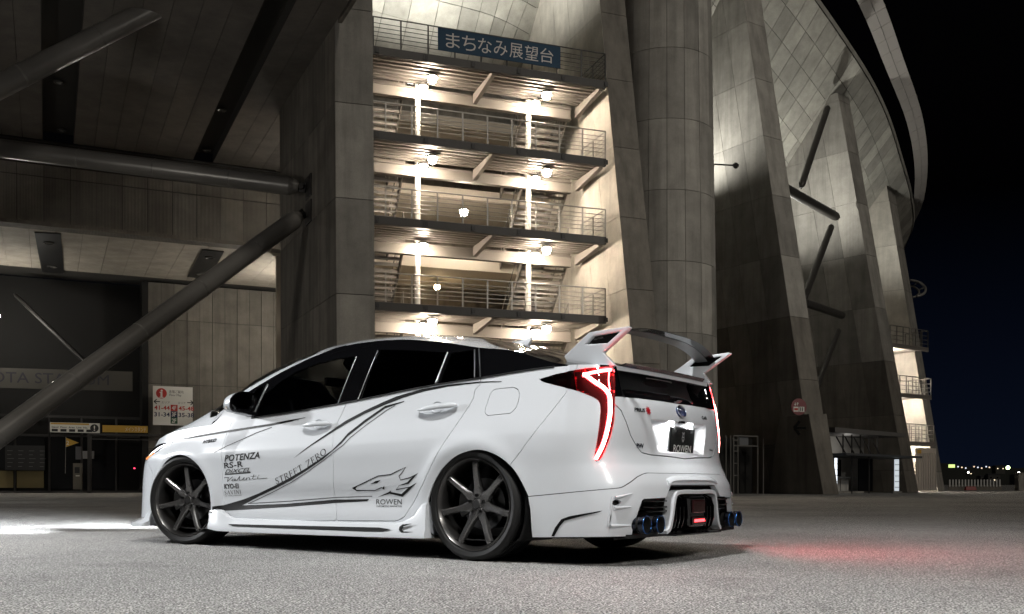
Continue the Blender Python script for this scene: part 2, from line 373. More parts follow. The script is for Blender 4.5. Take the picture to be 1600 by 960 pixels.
bk.build('backing', conc_core, so); tag(rest.build('soffit_panels', conc_tile, so), None, kind='stuff')
ed = MB()
for i in range(len(rim)-1):
    a, b = Vector(rim[i]), Vector(rim[i+1]); oi, oj = Vector((*-rin[i], 0)), Vector((*-rin[i+1], 0)); h_ = Vector((0, 0, .22))
    ed.add([a+oi*.05, b+oj*.05, b+oj*.12+h_, a+oi*.12+h_], [(0, 1, 2, 3)]); ed.add([a+oi*.12+h_, b+oj*.12+h_, b-oj*1.5+h_, a-oi*1.5+h_], [(0, 1, 2, 3)])
ed.build('rim_edge', conc_tile, so)
# wall under the soffit, deep between the fins
bw = MB()
for i in range(0, len(rim)-1, 2):
    a, b = soff(i, .98), soff(min(i+2, len(rim)-1), .98); bw.add([(a.x, a.y, 0), (b.x, b.y, 0), b, a], [(0, 1, 2, 3)])
tag(bw.build('concourse_wall', conc_dark), 'unlit concrete wall deep behind the fins', 'wall')
# ---- roof ring above
rg_c = [(8.0, 42.5, 31.5), (13.0, 45.8, 28.6), (17.65, 50.0, 25.3), (21.1, 55.0, 23.6), (24.3, 60.0, 22.1), (26.7, 65.0, 20.75), (28.2, 69.5, 19.5), (28.9, 74.0, 18.6)]
rgp, _ = catmull(rg_c, 38); rgt = np.gradient(rgp[:, :2], axis=0); rgt /= np.linalg.norm(rgt, axis=1)[:, None]; rgo = np.stack([rgt[:, 1], -rgt[:, 0]], 1)
ring = thing('roof_ring', 'thin curved roof edge band sweeping above the stand', 'roof edge', (0, 0, 0))
for i in range(len(rgp)-1):
    a, b = Vector(rgp[i]), Vector(rgp[i+1]); oa, ob = Vector((*rgo[i], 0)), Vector((*rgo[i+1], 0))
    w0 = 1.3*(1-.55*i/len(rgp)); w1 = 1.3*(1-.55*(i+1)/len(rgp))
    for s0, s1 in ((0, .5), (.5, 1)):
        lo = lambda p, o_, w_, s: p+o_*(w_*(s-.5))+Vector((0, 0, .35*s))
        quad_panel('ring_panel', [lo(a, oa, w0, s1), lo(b, ob, w1, s1), lo(b, ob, w1, s0), lo(a, oa, w0, s0)], .08, mat('ring_cladding', (.30, .28, .262), .5, .1), ring, .012)
rb_ = MB(); rb_.tube([tuple(p+[0, 0, .45]) for p in rgp], .16, 8); rb_.build('edge_tube', tube_m, ring, 50)

# ---- steel struts between the fins
def strut(label, a, b, r, pins=(1, 1), group=None, m=None, name='steel_strut'):
    a, b = Vector(a), Vector(b); d = (b-a).normalized(); L_ = (b-a).length
    o = thing(name, label, 'strut', tuple(a), 0, group); B_ = b-a
    s0 = .9*r*2 if pins[0] else 0; s1 = .9*r*2 if pins[1] else 0
    MB().tube([d*s0, B_-d*s1], r, 24).build('tube', m or tube_m, o, 40)
    for q_ in range(1, int(L_/2.6)+1):
        k = MB(); k.tube([d*(q_*2.6-.03), d*(q_*2.6+.03)], r*1.018, 24); k.build('weld_collar', m or tube_m, o, 40)
    for p, q, s in ((Vector(), d, s0), (B_, -d, s1)):
        if s:
            k = MB(); k.tube([p+q*s*1.0, p+q*s*.45], [r, r*.55], 20); k.build('cone_end', m or tube_m, o, 40)
            k = MB(); k.bar(p, p+q*s*.6, r*.28, r*1.1); bevel(k.build('clevis_plate', steel_dark, o), .02)
            sd = q.cross(Vector((0, 0, 1))).normalized(); k = MB(); k.tube([p+q*r*.5-sd*r*.5, p+q*r*.5+sd*r*.5], r*.3, 12); k.build('pin', steel_dark, o, 40)
    return o
GS = 'steel struts bracing the stadium'
strut('diagonal tube running up into the soffit, between two tall fins', at(1251, 294, 50.5), at(1294, 166, 55.2), .17, group=GS, m=strut_m)
strut('stout level tube bridging two tall fins, below the diagonal one', at(1222, 292, 48.6), at(1310, 341, 54.4), .24, group=GS, m=strut_m)
strut('dim tube slanting down left from the stout level one', at(1300, 352, 53.4), at(1255, 470, 47.2), .17, group=GS, m=strut_m)
strut('dim lower level tube behind the toilet-sign fin', at(1254, 472, 48.2), at(1318, 494, 54.2), .20, group=GS, m=strut_m)
strut('lowest dim tube, leaning above the ticket kiosk', at(1311, 515, 53.2), at(1276, 606, 47.2), .14, group=GS, m=strut_m)
strut('big tube at upper left, its slanted end cut against the ceiling', (-10.55, 30.75, 15.4), (-19.5, 25.8, 7.6), .32, (0, 0), GS)
strut('long nearly level tube on the left, under the ceiling', (-7.05, 34.1, 10.60), (-21.0, 33.9, 12.35), .31, (1, 0), GS)
strut('long tube sloping to the lower left corner, in front of the banner', (-7.10, 34.0, 9.72), (-15.0, 24.0, -.3), .30, (1, 0), GS)
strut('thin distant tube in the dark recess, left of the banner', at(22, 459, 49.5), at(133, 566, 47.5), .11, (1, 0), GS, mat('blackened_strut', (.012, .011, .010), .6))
for z_, l_ in ((10.6, 'upper dark steel bracket plate on the square pillar flank'), (9.72, 'lower dark steel bracket plate on the square pillar flank')):
    k = MB(); c_ = Vector((-6.93, 34.0, z_)); k.bar(c_+Vector((-.17, .36, 0)), c_+Vector((.17, -.36, 0)), .10, .75); tag(bevel(k.build('bracket_plate', steel_dark), .02), l_, 'bracket')
# small arm lamp on the fin's flank
al = thing('arm_lamp', 'small dark arm lamp with round base on a fin flank', 'lamp', tuple(at(1150, 259, 46.5)))
k = MB(); k.tube([(0, 0, 0), (-1.05, -.1, .03)], .04, 8); k.build('arm', steel_dark, al, 40); k = MB(); k.tube([(.02, .05, 0), (-.04, -.05, 0)], .13, 18); k.build('base_disc', steel_dark, al, 40)

# ================================================================= lit stair tower
SO = Vector((-5.1, 36.5, 0)); ST = Vector((.9404, .340, 0)); SN = Vector((-.340, .9404, 0))
SM = Matrix(((ST.x, SN.x, 0, SO.x), (ST.y, SN.y, 0, SO.y), (0, 0, 1, 0), (0, 0, 0, 1)))       # local: x along the front, y inwards
stw = thing('stair_tower', 'floodlit open steel stair tower with four railed landings', 'stair tower', (0, 0, 0)); stw.matrix_world = SM
LV = [16.55, 13.45, 10.33, 7.17, 4.05]; LEN = 9.42
def railing(parent, pts, h=1.08, post=1.0, name='railing', m=None, rails=(1.08, .86, .70, .54, .38, .22)):
    m = m or galv; top_ = None
    for (a, b) in zip(pts[:-1], pts[1:]):
        a, b = Vector(a), Vector(b); n_ = max(1, round((b-a).length/post))
        for z in rails:
            k = MB(); k.tube([a+Vector((0, 0, z)), b+Vector((0, 0, z))], .026 if z == rails[0] else .014, 6); o = k.build('rail', m, parent, 50)
        for i in range(n_+1):
            p = a+(b-a)*i/n_; k = MB(); k.box((p.x, p.y, p.z+h/2), (.05, .05, h)); k.build('post', m, parent)
for li, z in enumerate(LV):
    dk = MB(); dk.box((LEN/2-.3, 1.28, z-.03), (LEN+.6, 2.5, .05)); deck = dk.build('landing_deck', steel_beige, stw)
    k = MB(); k.box((LEN/2-.3, .03, z-.17), (LEN+.6, .06, .30)); k.box((LEN/2-.3, .09, z-.31), (LEN+.6, .14, .02)); k.build('fascia_beam', steel_dark, deck)
    for i in range(6):
        k = MB(); k.box((.15+i*1.85, -.02, z-.17), (.14, .06, .17)); k.build('fascia_bracket', mat('bracket_black', (.02, .02, .02), .5), deck)
    for i in range(7):
        k = MB(); k.box((LEN/2-.3, .30+i*.33, z-.14), (LEN+.5, .13, .15)); k.build('deck_rib', steel_beige, deck)
    for x in (4.75, LEN-.15):
        k = MB(); k.hexa([(x-.08, .2, z-.36), (x+.08, .2, z-.36), (x+.08, 2.6, z-.62), (x-.08, 2.6, z-.62), (x-.08, .2, z-.22), (x+.08, .2, z-.22), (x+.08, 2.6, z-.22), (x-.08, 2.6, z-.22)]); k.build('cross_beam', steel_beige, deck)
    k = MB(); k.box((LEN/2-.5, 2.68, z-.50), (LEN+.2, .05, .40)); k.box((LEN/2-.5, 2.68, z-.29), (LEN+.2, .26, .03)); k.box((LEN/2-.5, 2.68, z-.71), (LEN+.2, .26, .03)); k.build('main_beam', steel_beige, deck)
    rl = bpy.data.objects.new('railing', None); COL.objects.link(rl); rl.parent = stw; rl.empty_display_size = .1
    railing(rl, [(-.5, .06, z), (LEN-.02, .06, z), (LEN-.02, 2.4, z)] if li else [(.02, 2.4, z), (.02, .06, z), (LEN-.02, .06, z), (LEN-.02, 2.4, z)], m=galv if li else steel_dark)
    if li == 0: pass
    # concourse slab behind, and the stair flights down from this landing
    k = MB(); k.box((LEN/2-.6, 8.9, z-.22), (LEN+1.2, 6.0, .44)); k.build('concourse_slab', mat('painted_slab', (.62, .57, .49), .7), stw)
    if li < 4:
        zl = LV[li+1]
        for x0, x1 in ((-.15, 1.85), (7.0, 9.0)):
            fl = MB()
            for x in (x0, x1): fl.hexa([(x-.03, 2.72, z-.34), (x+.03, 2.72, z-.34), (x+.03, 5.9, zl-.30), (x-.03, 5.9, zl-.30), (x-.03, 2.72, z), (x+.03, 2.72, z), (x+.03, 5.9, zl+.04), (x-.03, 5.9, zl+.04)])
            f_ = fl.build('stair_stringer', steel_beige, stw)
            for q in range(16):
                u = (q+.5)/16; k = MB(); k.box(((x0+x1)/2, 2.72+3.18*u, z-(z-zl)*u-.06), (x1-x0-.06, .26, .05)); k.box(((x0+x1)/2, 2.60+3.18*u, z-(z-zl)*u-.11), (x1-x0-.06, .02, .12)); k.build('step', steel_beige, f_)
            for x in (x0+.05, x1-.05):
                k = MB(); k.tube([(x, 2.72, z+.95), (x, 5.9, zl+.95)], .022, 6)
                for q in range(4): u = q/3; k.tube([(x, 2.72+3.18*u, z-(z-zl)*u), (x, 2.72+3.18*u, z-(z-zl)*u+.95)], .018, 6)
                k.build('handrail', galv, f_, 50)
for x in (2.37, 7.11):
    k = MB(); k.tube([(x, 2.68, 0), (x, 2.68, LV[0]-.1)], .115, 20); k.build('column', mat('white_column_paint', (.72, .70, .66), .45), stw, 40)
    for z in LV:
        k = MB(); k.hexa([(x-.75, 2.62, z-.47), (x+.75, 2.62, z-.47), (x+.75, 2.74, z-.47), (x-.75, 2.74, z-.47), (x-.16, 2.62, z-.30), (x+.16, 2.62, z-.30), (x+.16, 2.74, z-.30), (x-.16, 2.74, z-.30)]); k.build('gusset', steel_beige, stw)
k = MB(); k.box((LEN/2-.6, 12.0, 9.5), (LEN+3, .3, 19)); k.build('rear_wall', mat('painted_wall', (.42, .37, .30), .8), stw)
# lamps on arms beside the columns
def stair_lamp(x, y, z, label, arm=True, m=None, r=.165):
    p = SM @ Vector((x, y, z)); o = thing('stair_lamp', label, 'lamp', tuple(p), math.atan2(ST.y, ST.x), 'lamps lighting the stair tower')
    k = MB(); k.lathe([(r*math.sin(a), -r*math.cos(a)) for a in np.linspace(0.001, math.pi-.001, 9)], 14, axis='z'); k.build('bulb', m or bulb_m, o, 60)
    k = MB(); k.lathe([(r*.35, r*1.15), (r*1.25, r*.95), (r*1.35, r*.55), (r*1.25, r*.55), (r*1.1, r*.88), (0, r*1.0)], 14, axis='z'); k.build('cap', steel_dark, o, 40)
    if arm: k = MB(); k.tube([(0, 0, r*1.1), (0, 2.6-y, r*1.1+.06)], .02, 6); k.build('arm', steel_dark, o, 40)
WORD = ['top', 'second', 'third', 'lowest visible']
for li in range(4):
    for cx, side in ((2.45, 'left'), (7.2, 'right')):
        if not (li == 2 and side == 'left'): stair_lamp(cx+.12, 1.15, LV[li]-.47, 'outer lamp of the %s column under the %s landing' % (side, WORD[li]))
        stair_lamp(cx, 2.10, LV[li]-.50, 'inner lamp of the %s column under the %s landing' % (side, WORD[li]))
stair_lamp(4.9, 4.6, 12.05, 'single lamp hanging mid-way behind the second landing', False)
stair_lamp(4.75, 8.3, 9.55, 'warm yellow lamp on the concourse ceiling behind the third landing', False, bulb_warm, .14)
stair_lamp(4.0, 8.6, 6.4, 'warm yellow lamp on the concourse ceiling behind the lowest landing', False, bulb_warm, .14)
# viewing deck banner
bn = thing('deck_banner', 'blue banner with white Japanese lettering on the top landing railing', 'banner', tuple(SM @ Vector((2.46, -.02, 16.72))), math.atan2(ST.y, ST.x))
k = MB(); k.box((2.48, -.02, .42), (4.96, .03, .84)); k.build('cloth', blue_sign, bn)
for i, ch in enumerate('まちなみ展望台'):
    V, F = text_mesh2d(ch, .56)
    if len(V): 
        V = V-[V[:, 0].min(), V[:, 1].min()]; V = V*[.56/max(V[:, 0].max(), .1)*.98, .56/V[:, 1].max()]
        part('lettering', [(.30+i*.635+v[0], -.042, .14+v[1]) for v in V], F, mat('banner_white', (.62, .60, .58), .7), bn)

# ================================================================= left block: ceilings, fascia, back wall
BT = Vector((.9063, .4226, 0)); BN = Vector((-.4226, .9063, 0))        # along the facade, and inwards
def bl(x, y, z, O=Vector((-10.7, 45.6, 0))): p = O+BT*x+BN*y; return Vector((p.x, p.y, z))
cl = thing('upper_ceiling', 'dark boarded ceiling high over the entrance, with sunken light slots', 'ceiling', (0, 0, 0))
slots = [(-9.76, -8.59), (-3.75, -2.90)]
for xa, xb, ymin in ((-22.0, -9.76, -24), (-8.59, -3.75, -24), (-2.90, -1.46, -24), (-1.46, 1.4, -7.2)):
    nb = max(1, round((xb-xa)/.775)); w = (xb-xa)/nb
    for q in range(nb):
        x = xa+q*w; k = MB(); P = [bl(x+.008, ymin, 14.8), bl(x+w-.008, ymin, 14.8), bl(x+w-.008, 0, 14.8), bl(x+.008, 0, 14.8)]
        k.hexa(P+[p+Vector((0, 0, .08)) for p in P]); k.build('ceiling_board', plank_m, cl)
k = MB(); P = [bl(-27, -24.0, 15.25), bl(-1.45, -24.0, 15.25), bl(-1.45, .3, 15.25), bl(-27, .3, 15.25)]; k.hexa(P+[p+Vector((0, 0, .2)) for p in P]); P = [bl(-1.45, -7.3, 15.25), bl(2, -7.3, 15.25), bl(2, .3, 15.25), bl(-1.45, .3, 15.25)]; k.hexa(P+[p+Vector((0, 0, .2)) for p in P]); k.build('slab', conc_core, cl)
k = MB(); k.bar(bl(-1.36, -24, 15.1), bl(-1.36, -15.6, 15.1), .12, .7); k.build('edge_beam', conc_dark, cl)
for s in slots:
    for e_ in s:
        k = MB(); k.hexa([bl(e_-.01, -24, 14.79), bl(e_+.01, -24, 14.79), bl(e_+.01, 0, 14.79), bl(e_-.01, 0, 14.79), bl(e_-.01, -24, 15.25), bl(e_+.01, -24, 15.25), bl(e_+.01, 0, 15.25), bl(e_-.01, 0, 15.25)]); k.build('slot_side', void_dark if False else conc_core, cl)
def downlight(p, label, r=.16):
    o = thing('downlight', label, 'downlight', tuple(p), 0, 'unlit downlights sunk in the ceilings')
    k = MB(); k.lathe([(r*1.15, 0), (r*1.15, -.05), (r*.9, -.06), (r*.8, -.02)], 20, axis='z'); k.build('trim_ring', steel_dark, o, 40)
    k = MB(); k.lathe([(r*.8, -.03), (r*.5, .02), (0, .04)], 16, axis='z'); k.build('reflector', downlight_m, o, 40)
for px, py, l in ((92, 128, 'unlit downlight in the left ceiling slot, the nearer one'), (96, 203, 'unlit downlight in the left ceiling slot, the farther one'), (346, 171, 'unlit downlight in the slot by the pillar, the nearer one'), (323, 234, 'unlit downlight in the slot by the pillar, the farther one')):
    Y_ = (15.15-.4373)*1555.6/(757.33-py); downlight(at(px, py, Y_), l)
fs = thing('fascia_wall', 'dark band of ribbed wall panels hanging between the two ceilings', 'wall', (0, 0, 0))
k = MB(); P = [bl(-27, .05, 11.2), bl(3, .05, 11.2), bl(3, .4, 11.2), bl(-27, .4, 11.2)]; k.hexa(P+[p+Vector((0, 0, 3.6)) for p in P]); k.build('core', conc_core, fs)
for i in range(26):
    x0 = -24+i*1.02
    for z0, z1 in ((11.25, 13.25), (13.27, 13.75)): quad_panel('wall_panel', [bl(x0, 0, z0), bl(x0+1.02, 0, z0), bl(x0+1.02, 0, z1), bl(x0, 0, z1)], .05, wall_m, fs)
for z in (13.95, 14.2, 14.45, 14.7): k = MB(); k.bar(bl(-24, -.05, z), bl(3, -.05, z), .05, .03); k.build('grille_bar', steel_dark, fs)
k = MB(); k.bar(bl(-25, -.35, 11.12), bl(2.6, -.35, 11.12), .8, .16); k.build('ledge', wall_m, fs)
lc = thing('lower_ceiling', 'pale lower ceiling over the entrance passage', 'ceiling', (0, 0, 0))
lower_m = concrete('lower_ceiling_board', (.42, .38, .32), .3, .08)
for i in range(28):
    x0 = -25+i*1.05
    k = MB(); P = [bl(x0+.008, .4, 11.2), bl(x0+1.042, .4, 11.2), bl(x0+1.042, 9.0, 11.2), bl(x0+.008, 9.0, 11.2)]; k.hexa(P+[p+Vector((0, 0, .08)) for p in P]); k.build('ceiling_board', lower_m, lc)
k = MB(); P = [bl(-26, .4, 11.3), bl(6, .4, 11.3), bl(6, 12, 11.3), bl(-26, 12, 11.3)]; k.hexa(P+[p+Vector((0, 0, .2)) for p in P]); k.build('slab', conc_core, lc)
for (a, b, c, d), l in ((((54, 363), (95, 365), (100, 428), (65, 424)), 'left'), (((316, 390), (350, 393), (325, 437), (293, 432)), 'right')):
    Q = []
    for px, py in (a, b, c, d): Q.append(at(px, py, (11.18-.4373)*1555.6/(757.33-py)))
    k = MB(); k.hexa([q-Vector((0, 0, .03)) for q in Q]+Q); tag(k.build('light_trough', mat('trough_black', (.01, .01, .01), .5)), 'black light trough in the pale lower ceiling, the %s one' % l, 'light trough')
    for f, w_ in ((.2, 'nearer'), (.8, 'farther')):
        m1 = Q[0]+(Q[3]-Q[0])*f; m2 = Q[1]+(Q[2]-Q[1])*f; downlight((m1+m2)/2-Vector((0, 0, .03)), 'unlit downlight in the %s trough of the lower ceiling, the %s one' % (l, w_), .2)
# back wall with ribbed panels
WB = Vector((-19.3, 52.8, 0)); wl = lambda x, y, z: bl(x, y, z, WB)
bwl = thing('entrance_wall', 'brown ribbed panel wall behind the floor map sign', 'wall', (0, 0, 0))
k = MB(); P = [wl(0.05, .08, 0), wl(10, .08, 0), wl(10, .5, 0), wl(.05, .5, 0)]; k.hexa(P+[p+Vector((0, 0, 11.2)) for p in P]); k.build('core', conc_core, bwl)
for i in range(15):
    for z0, z1 in ((0, 2.35), (2.35, 5.8), (5.8, 9.25), (9.25, 11.2)):
        quad_panel('wall_panel', [wl(i*.66, 0, z0), wl((i+1)*.66, 0, z0), wl((i+1)*.66, 0, z1), wl(i*.66, 0, z1)], .06, wall_m, bwl, .012)
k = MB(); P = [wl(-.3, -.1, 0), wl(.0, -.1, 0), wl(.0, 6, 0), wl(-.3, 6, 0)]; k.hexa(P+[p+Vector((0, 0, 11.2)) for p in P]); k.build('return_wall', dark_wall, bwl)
# dark shop front
sh = thing('shop_front', 'dark closed shop front under the stadium banner', 'shop front', (0, 0, 0))
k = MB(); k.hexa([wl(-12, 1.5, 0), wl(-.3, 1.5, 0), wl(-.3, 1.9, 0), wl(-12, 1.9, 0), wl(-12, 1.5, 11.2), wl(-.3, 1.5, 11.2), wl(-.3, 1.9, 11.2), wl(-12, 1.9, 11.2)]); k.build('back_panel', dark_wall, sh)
for x in (-7.9, -6.35, -4.75, -3.2, -1.5): k = MB(); k.bar(wl(x, 1.2, 0), wl(x, 1.2, 4.0), .09); k.build('mullion', steel_dark, sh)
for z in (.05, 3.0, 4.0): k = MB(); k.bar(wl(-12, 1.2, z), wl(-.3, 1.2, z), .08, .12); k.build('transom', steel_dark, sh)
for x0, x1 in ((-7.8, -6.42), (-6.28, -5.0)): k = MB(); k.box((0, 0, 0), (1, 1, 1)); k.V = []; k.F = []; quad_panel('counter_panel', [wl(x0, 1.15, .25), wl(x1, 1.15, .25), wl(x1, 1.15, 1.15), wl(x0, 1.15, 1.15)], .04, mat('counter_yellow', (.20, .16, .07), .7), sh); quad_panel('shop_pane', [wl(x0, 1.3, 1.2), wl(x1, 1.3, 1.2), wl(x1, 1.3, 2.95), wl(x0, 1.3, 2.95)], .02, dark_glass, sh)
quad_panel('shop_pane', [wl(-4.7, 1.3, .2), wl(-3.25, 1.3, .2), wl(-3.25, 1.3, 2.95), wl(-4.7, 1.3, 2.95)], .02, dark_glass, sh); quad_panel('shop_pane', [wl(-3.15, 1.3, .2), wl(-1.55, 1.3, .2), wl(-1.55, 1.3, 2.95), wl(-3.15, 1.3, 2.95)], .02, dark_glass, sh)
def board(name, label, cat, px0, py0, px1, py1, Y0, Y1, m, th=.05):
    """upright board whose face corners are given in the view at depths Y0 (left) and Y1 (right)"""
    a, b = at(px0, py1, Y0), at(px1, py1, Y1); zt, zb = at(px0, py0, Y0).z, a.z
    xd = Vector((b.x-a.x, b.y-a.y, 0)); W_ = xd.length; xd.normalize(); o = thing(name, label, cat, (a.x, a.y, zb), math.atan2(xd.y, xd.x))
    k = MB(); k.box((W_/2, th/2, (zt-zb)/2), (W_, th, zt-zb)); k.build('panel', m, o); return o, W_, zt-zb
def put_text(o, body, x, z, h, m, width=None, bold=0., y=-.006, name='lettering'):
    V, F = text_mesh2d(body, h, bold=bold, width=width)
    if len(V): return part(name, [(x+v[0], y, z+v[1]) for v in V], F, m, o)
def put_rect(o, x0, z0, x1, z1, m, y=-.003, name='printed_field'): return part(name, [(x0, y, z0), (x1, y, z0), (x1, y, z1), (x0, y, z1)], [(0, 1, 2, 3)], m, o)
o, W_, H_ = board('floor_map_sign', 'white floor map sign with red i and section numbers', 'sign', 239, 603, 301, 664, 52.0, 52.9, white_board)
k = MB(); k.tube([(.42, -.012, H_-.38), (.42, -.004, H_-.38)], .27, 28); k.build('info_disc', ink_red, o, 40)
k = MB(); k.box((.42, -.018, H_-.45), (.10, .006, .26)); k.box((.39, -.018, H_-.33), (.12, .006, .05)); k.box((.42, -.018, H_-.59), (.20, .006, .05)); k.tube([(.43, -.021, H_-.24), (.43, -.015, H_-.24)], .055, 14); k.build('info_letter', white_board, o)
put_text(o, '各階ご案内', .80, H_-.34, .15, ink_black, .72); put_text(o, 'Floor Map', .82, H_-.50, .11, ink_black, .60)
put_text(o, '41-44', .06, .80, .22, ink_red, .78, .02); put_text(o, '45-48', 1.28, .80, .22, ink_red, .78, .02); put_text(o, '31-34', .06, .45, .22, ink_navy, .78, .02); put_text(o, '35-38', 1.28, .45, .22, ink_navy, .78, .02)
put_text(o, 'エリア', .42, 1.14, .10, ink_black, .42); put_text(o, 'エリア', 1.25, 1.14, .10, ink_black, .38)
for z0, m_, tx in ((.75, ink_red, '4F'), (.41, ink_navy, '3F'), (.08, ink_green, '2F')): put_rect(o, .88, z0, 1.23, z0+.33, m_); put_text(o, tx, .94, z0+.06, .22, white_board, .22, .02, -.008)
for sx, x0 in ((1, .05), (-1, 2.02)):
    k = MB(); k.bar((x0, -.008, 1.22), (x0+.30*sx, -.008, 1.22), .02, .045); k.bar((x0, -.008, 1.22), (x0+.13*sx, -.008, 1.34), .02, .045); k.bar((x0, -.008, 1.22), (x0+.13*sx, -.008, 1.10), .02, .045); k.build('arrow', ink_black, o)
o, W_, H_ = board('stadium_banner', 'pale cloth banner with dark stadium lettering, partly behind a tube', 'banner', -95, 572, 207, 604, 48.5, 51.0, mat('banner_cloth', (.065, .061, .052), .8), .02)
put_text(o, 'TOYOTA STADIUM', .55, .28, .52, mat('banner_ink', (.02, .02, .03), .7), 7.15)
o, W_, H_ = board('ticket_guide_sign', 'white ticket reading guide with round exclamation mark', 'sign', 78, 660, 156, 675.5, 50.0, 51.0, white_board)
put_rect(o, .03, H_-.10, W_*.78, H_-.02, yellow_sign); put_text(o, 'Stand  Floor  Area  Line  No.', .08, .22, .09, ink_black, W_*.72, .01)
for i in range(5): put_rect(o, .08+i*.40, .04, .36+i*.40, .17, ink_black)
k = MB(); k.tube([(W_-.26, -.012, H_/2), (W_-.26, -.002, H_/2)], .20, 24); k.build('mark_disc', ink_black, o, 40); put_text(o, '!', W_-.29, H_/2-.13, .26, white_board, None, .03, -.016)
o, W_, H_ = board('main_stand_sign', 'long yellow sign strip with Japanese lettering beside the map', 'sign', 160, 664.5, 231, 675.5, 51.0, 51.8, yellow_sign)
put_text(o, 'メインスタンド', W_*.50, .07, .22, white_board, W_*.46)
pn = thing('pennant', 'orange triangular pennant with number 2 on a thin pole', 'pennant', tuple(at(102, 740, 50.3)))
k = MB(); k.tube([(0, 0, 0), (.03, 0, 1.85)], .015, 6); k.build('pole', galv, pn); k = MB(); k.prism([(.02, 0, 1.33), (.68, 0, 1.55), (.03, 0, 1.80)], (0, .01, 0)); k.build('flag', yellow_sign, pn); put_text(pn, '2', .06, 1.45, .2, white_board, None, .02, -.008)
o, W_, H_ = board('menu_board', 'black menu board with rows of tiny white writing in the shop', 'board', 8, 696, 70, 735, 50.6, 51.2, ink_black)
for i in range(5):
    for j in range(4): put_rect(o, .1+j*.5, .18+i*.2, .1+j*.5+.18+.12*((i*7+j*3) % 3)/2, .21+i*.2, mat('faint_print', (.12, .12, .12), .7))
o, W_, H_ = board('ticket_machine', 'narrow beige ticket machine standing in the dark shop', 'machine', 114, 724, 127, 765, 50.6, 50.7, mat('machine_beige', (.14, .125, .10), .6), .4); put_rect(o, .08, H_*.62, W_-.08, H_*.85, ink_black); put_rect(o, .13, H_*.5, W_-.08, H_*.54, white_board)
o, W_, H_ = board('notice_paper', 'small pale notice taped up in the dark shop', 'notice', 129, 705, 147, 717, 51.2, 51.3, mat('notice_grey', (.3, .3, .3), .6), .02)
o, W_, H_ = board('wall_phone', 'grey box with a speaker above the ticket machine', 'box', 118, 698, 127, 718, 50.9, 51.0, mat('phone_grey', (.14, .14, .15), .4), .1)
k = MB(); k.bar(wl(-2.9, -1.2, 3.0), wl(8, -1.2, 3.0), .10, .10); k.bar(wl(-2.9, -1.2, 2.75), wl(8, -1.2, 2.75), .05, .05); 
gt = thing('entrance_gate', 'dark steel gate frame in front of the ribbed wall', 'gate', (0, 0, 0)); k.build('top_beam', steel_dark, gt)
for x in (-2.9, .9, 4.6, 8): k2 = MB(); k2.bar(wl(x, -1.2, 0), wl(x, -1.2, 3.0), .16); k2.build('gate_post', steel_dark, gt)
k2 = MB(); k2.bar(wl(-.6, -1.2, .1), wl(.8, -1.2, 2.7), .03); k2.build('gate_brace', steel_dark, gt)
for nm_, p_, st_ in (('added lamp hidden behind the square pillar, lighting the passage ceiling', bl(1.6, 4.2, 8.6), 680.), ('added lamp hidden behind the square pillar, lighting the upper ceiling', bl(.3, -2.6, 12.6), 60.)):
    pw_ = thing('passage_lamp', nm_, 'lamp', tuple(p_)); k = MB(); k.lathe([(.16*math.sin(a), -.16*math.cos(a)) for a in np.linspace(.001, math.pi-.001, 9)], 14, axis='z'); k.build('bulb', mat('pillar_bulb_%d' % st_, (1, 1, 1), .5, emit=(1, .93, .82), estr=st_), pw_, 60); k = MB(); k.tube([(0, 0, .15), (0, 0, 2.3)], .03, 6); k.build('stem', steel_dark, pw_)  # both lamps added unseen behind the pillar to brighten the ceilings
pl_ = thing('passage_lamp', 'lit lamp at the left edge, deep in the entrance passage', 'lamp', tuple(at(-6, 494, 47.5))); k = MB(); k.lathe([(.16*math.sin(a), -.16*math.cos(a)) for a in np.linspace(.001, math.pi-.001, 9)], 14, axis='z'); k.build('bulb', mat('passage_bulb', (1, 1, 1), .5, emit=(1, .95, .85), estr=380.), pl_, 60); k = MB(); k.tube([(0, 0, .15), (0, 0, 2.4)], .03, 6); k.build('stem', steel_dark, pl_)
tl2 = thing('standby_lamp', 'tiny red standby light glowing in the dark entrance', 'lamp', tuple(at(210, 732, 52.2))); k = MB(); k.box((0, 0, 0), (.06, .06, .06)); k.build('led', mat('standby_red', (1, .1, .1), .5, emit=(1, .05, .12), estr=4), tl2)
# ================================================================= right side: kiosk, gate, signs, far balconies, town
def frame_at(pa, Ya, pb, Yb):
    a, b = at(pa, 757, Ya), at(pb, 757, Yb); d = Vector((b.x-a.x, b.y-a.y, 0)); return Vector((a.x, a.y, 0)), math.atan2(d.y, d.x), d.length
o_, rz_, KL = frame_at(1292, 47.6, 1415, 50.6)
ks = thing('ticket_kiosk', 'pale ticket kiosk with two flat canopies beside the footing', 'kiosk', tuple(o_), rz_)
k = MB(); k.box((KL/2-.4, 1.9, 1.5), (KL-1.0, .12, 3.0)); k.build('wall', pale_wall, ks)
k = MB(); k.hexa([(.1, -.4, 2.92), (KL-.5, -.4, 2.82), (KL-.5, 2, 2.82), (.1, 2, 2.92), (.1, -.4, 3.16), (KL-.5, -.4, 3.0), (KL-.5, 2, 3.0), (.1, 2, 3.16)]); k.build('upper_canopy', mat('kiosk_roof_grey', (.13, .125, .12), .6), ks)
k = MB(); k.hexa([(.3, -.9, 1.83), (KL+.1, -.9, 1.75), (KL+.1, 1.8, 1.75), (.3, 1.8, 1.83), (.3, -.9, 1.93), (KL+.1, -.9, 1.85), (KL+.1, 1.8, 1.85), (.3, 1.8, 1.93)]); k.build('lower_canopy', mat('kiosk_canopy_steel', (.12, .125, .135), .4, .4), ks)
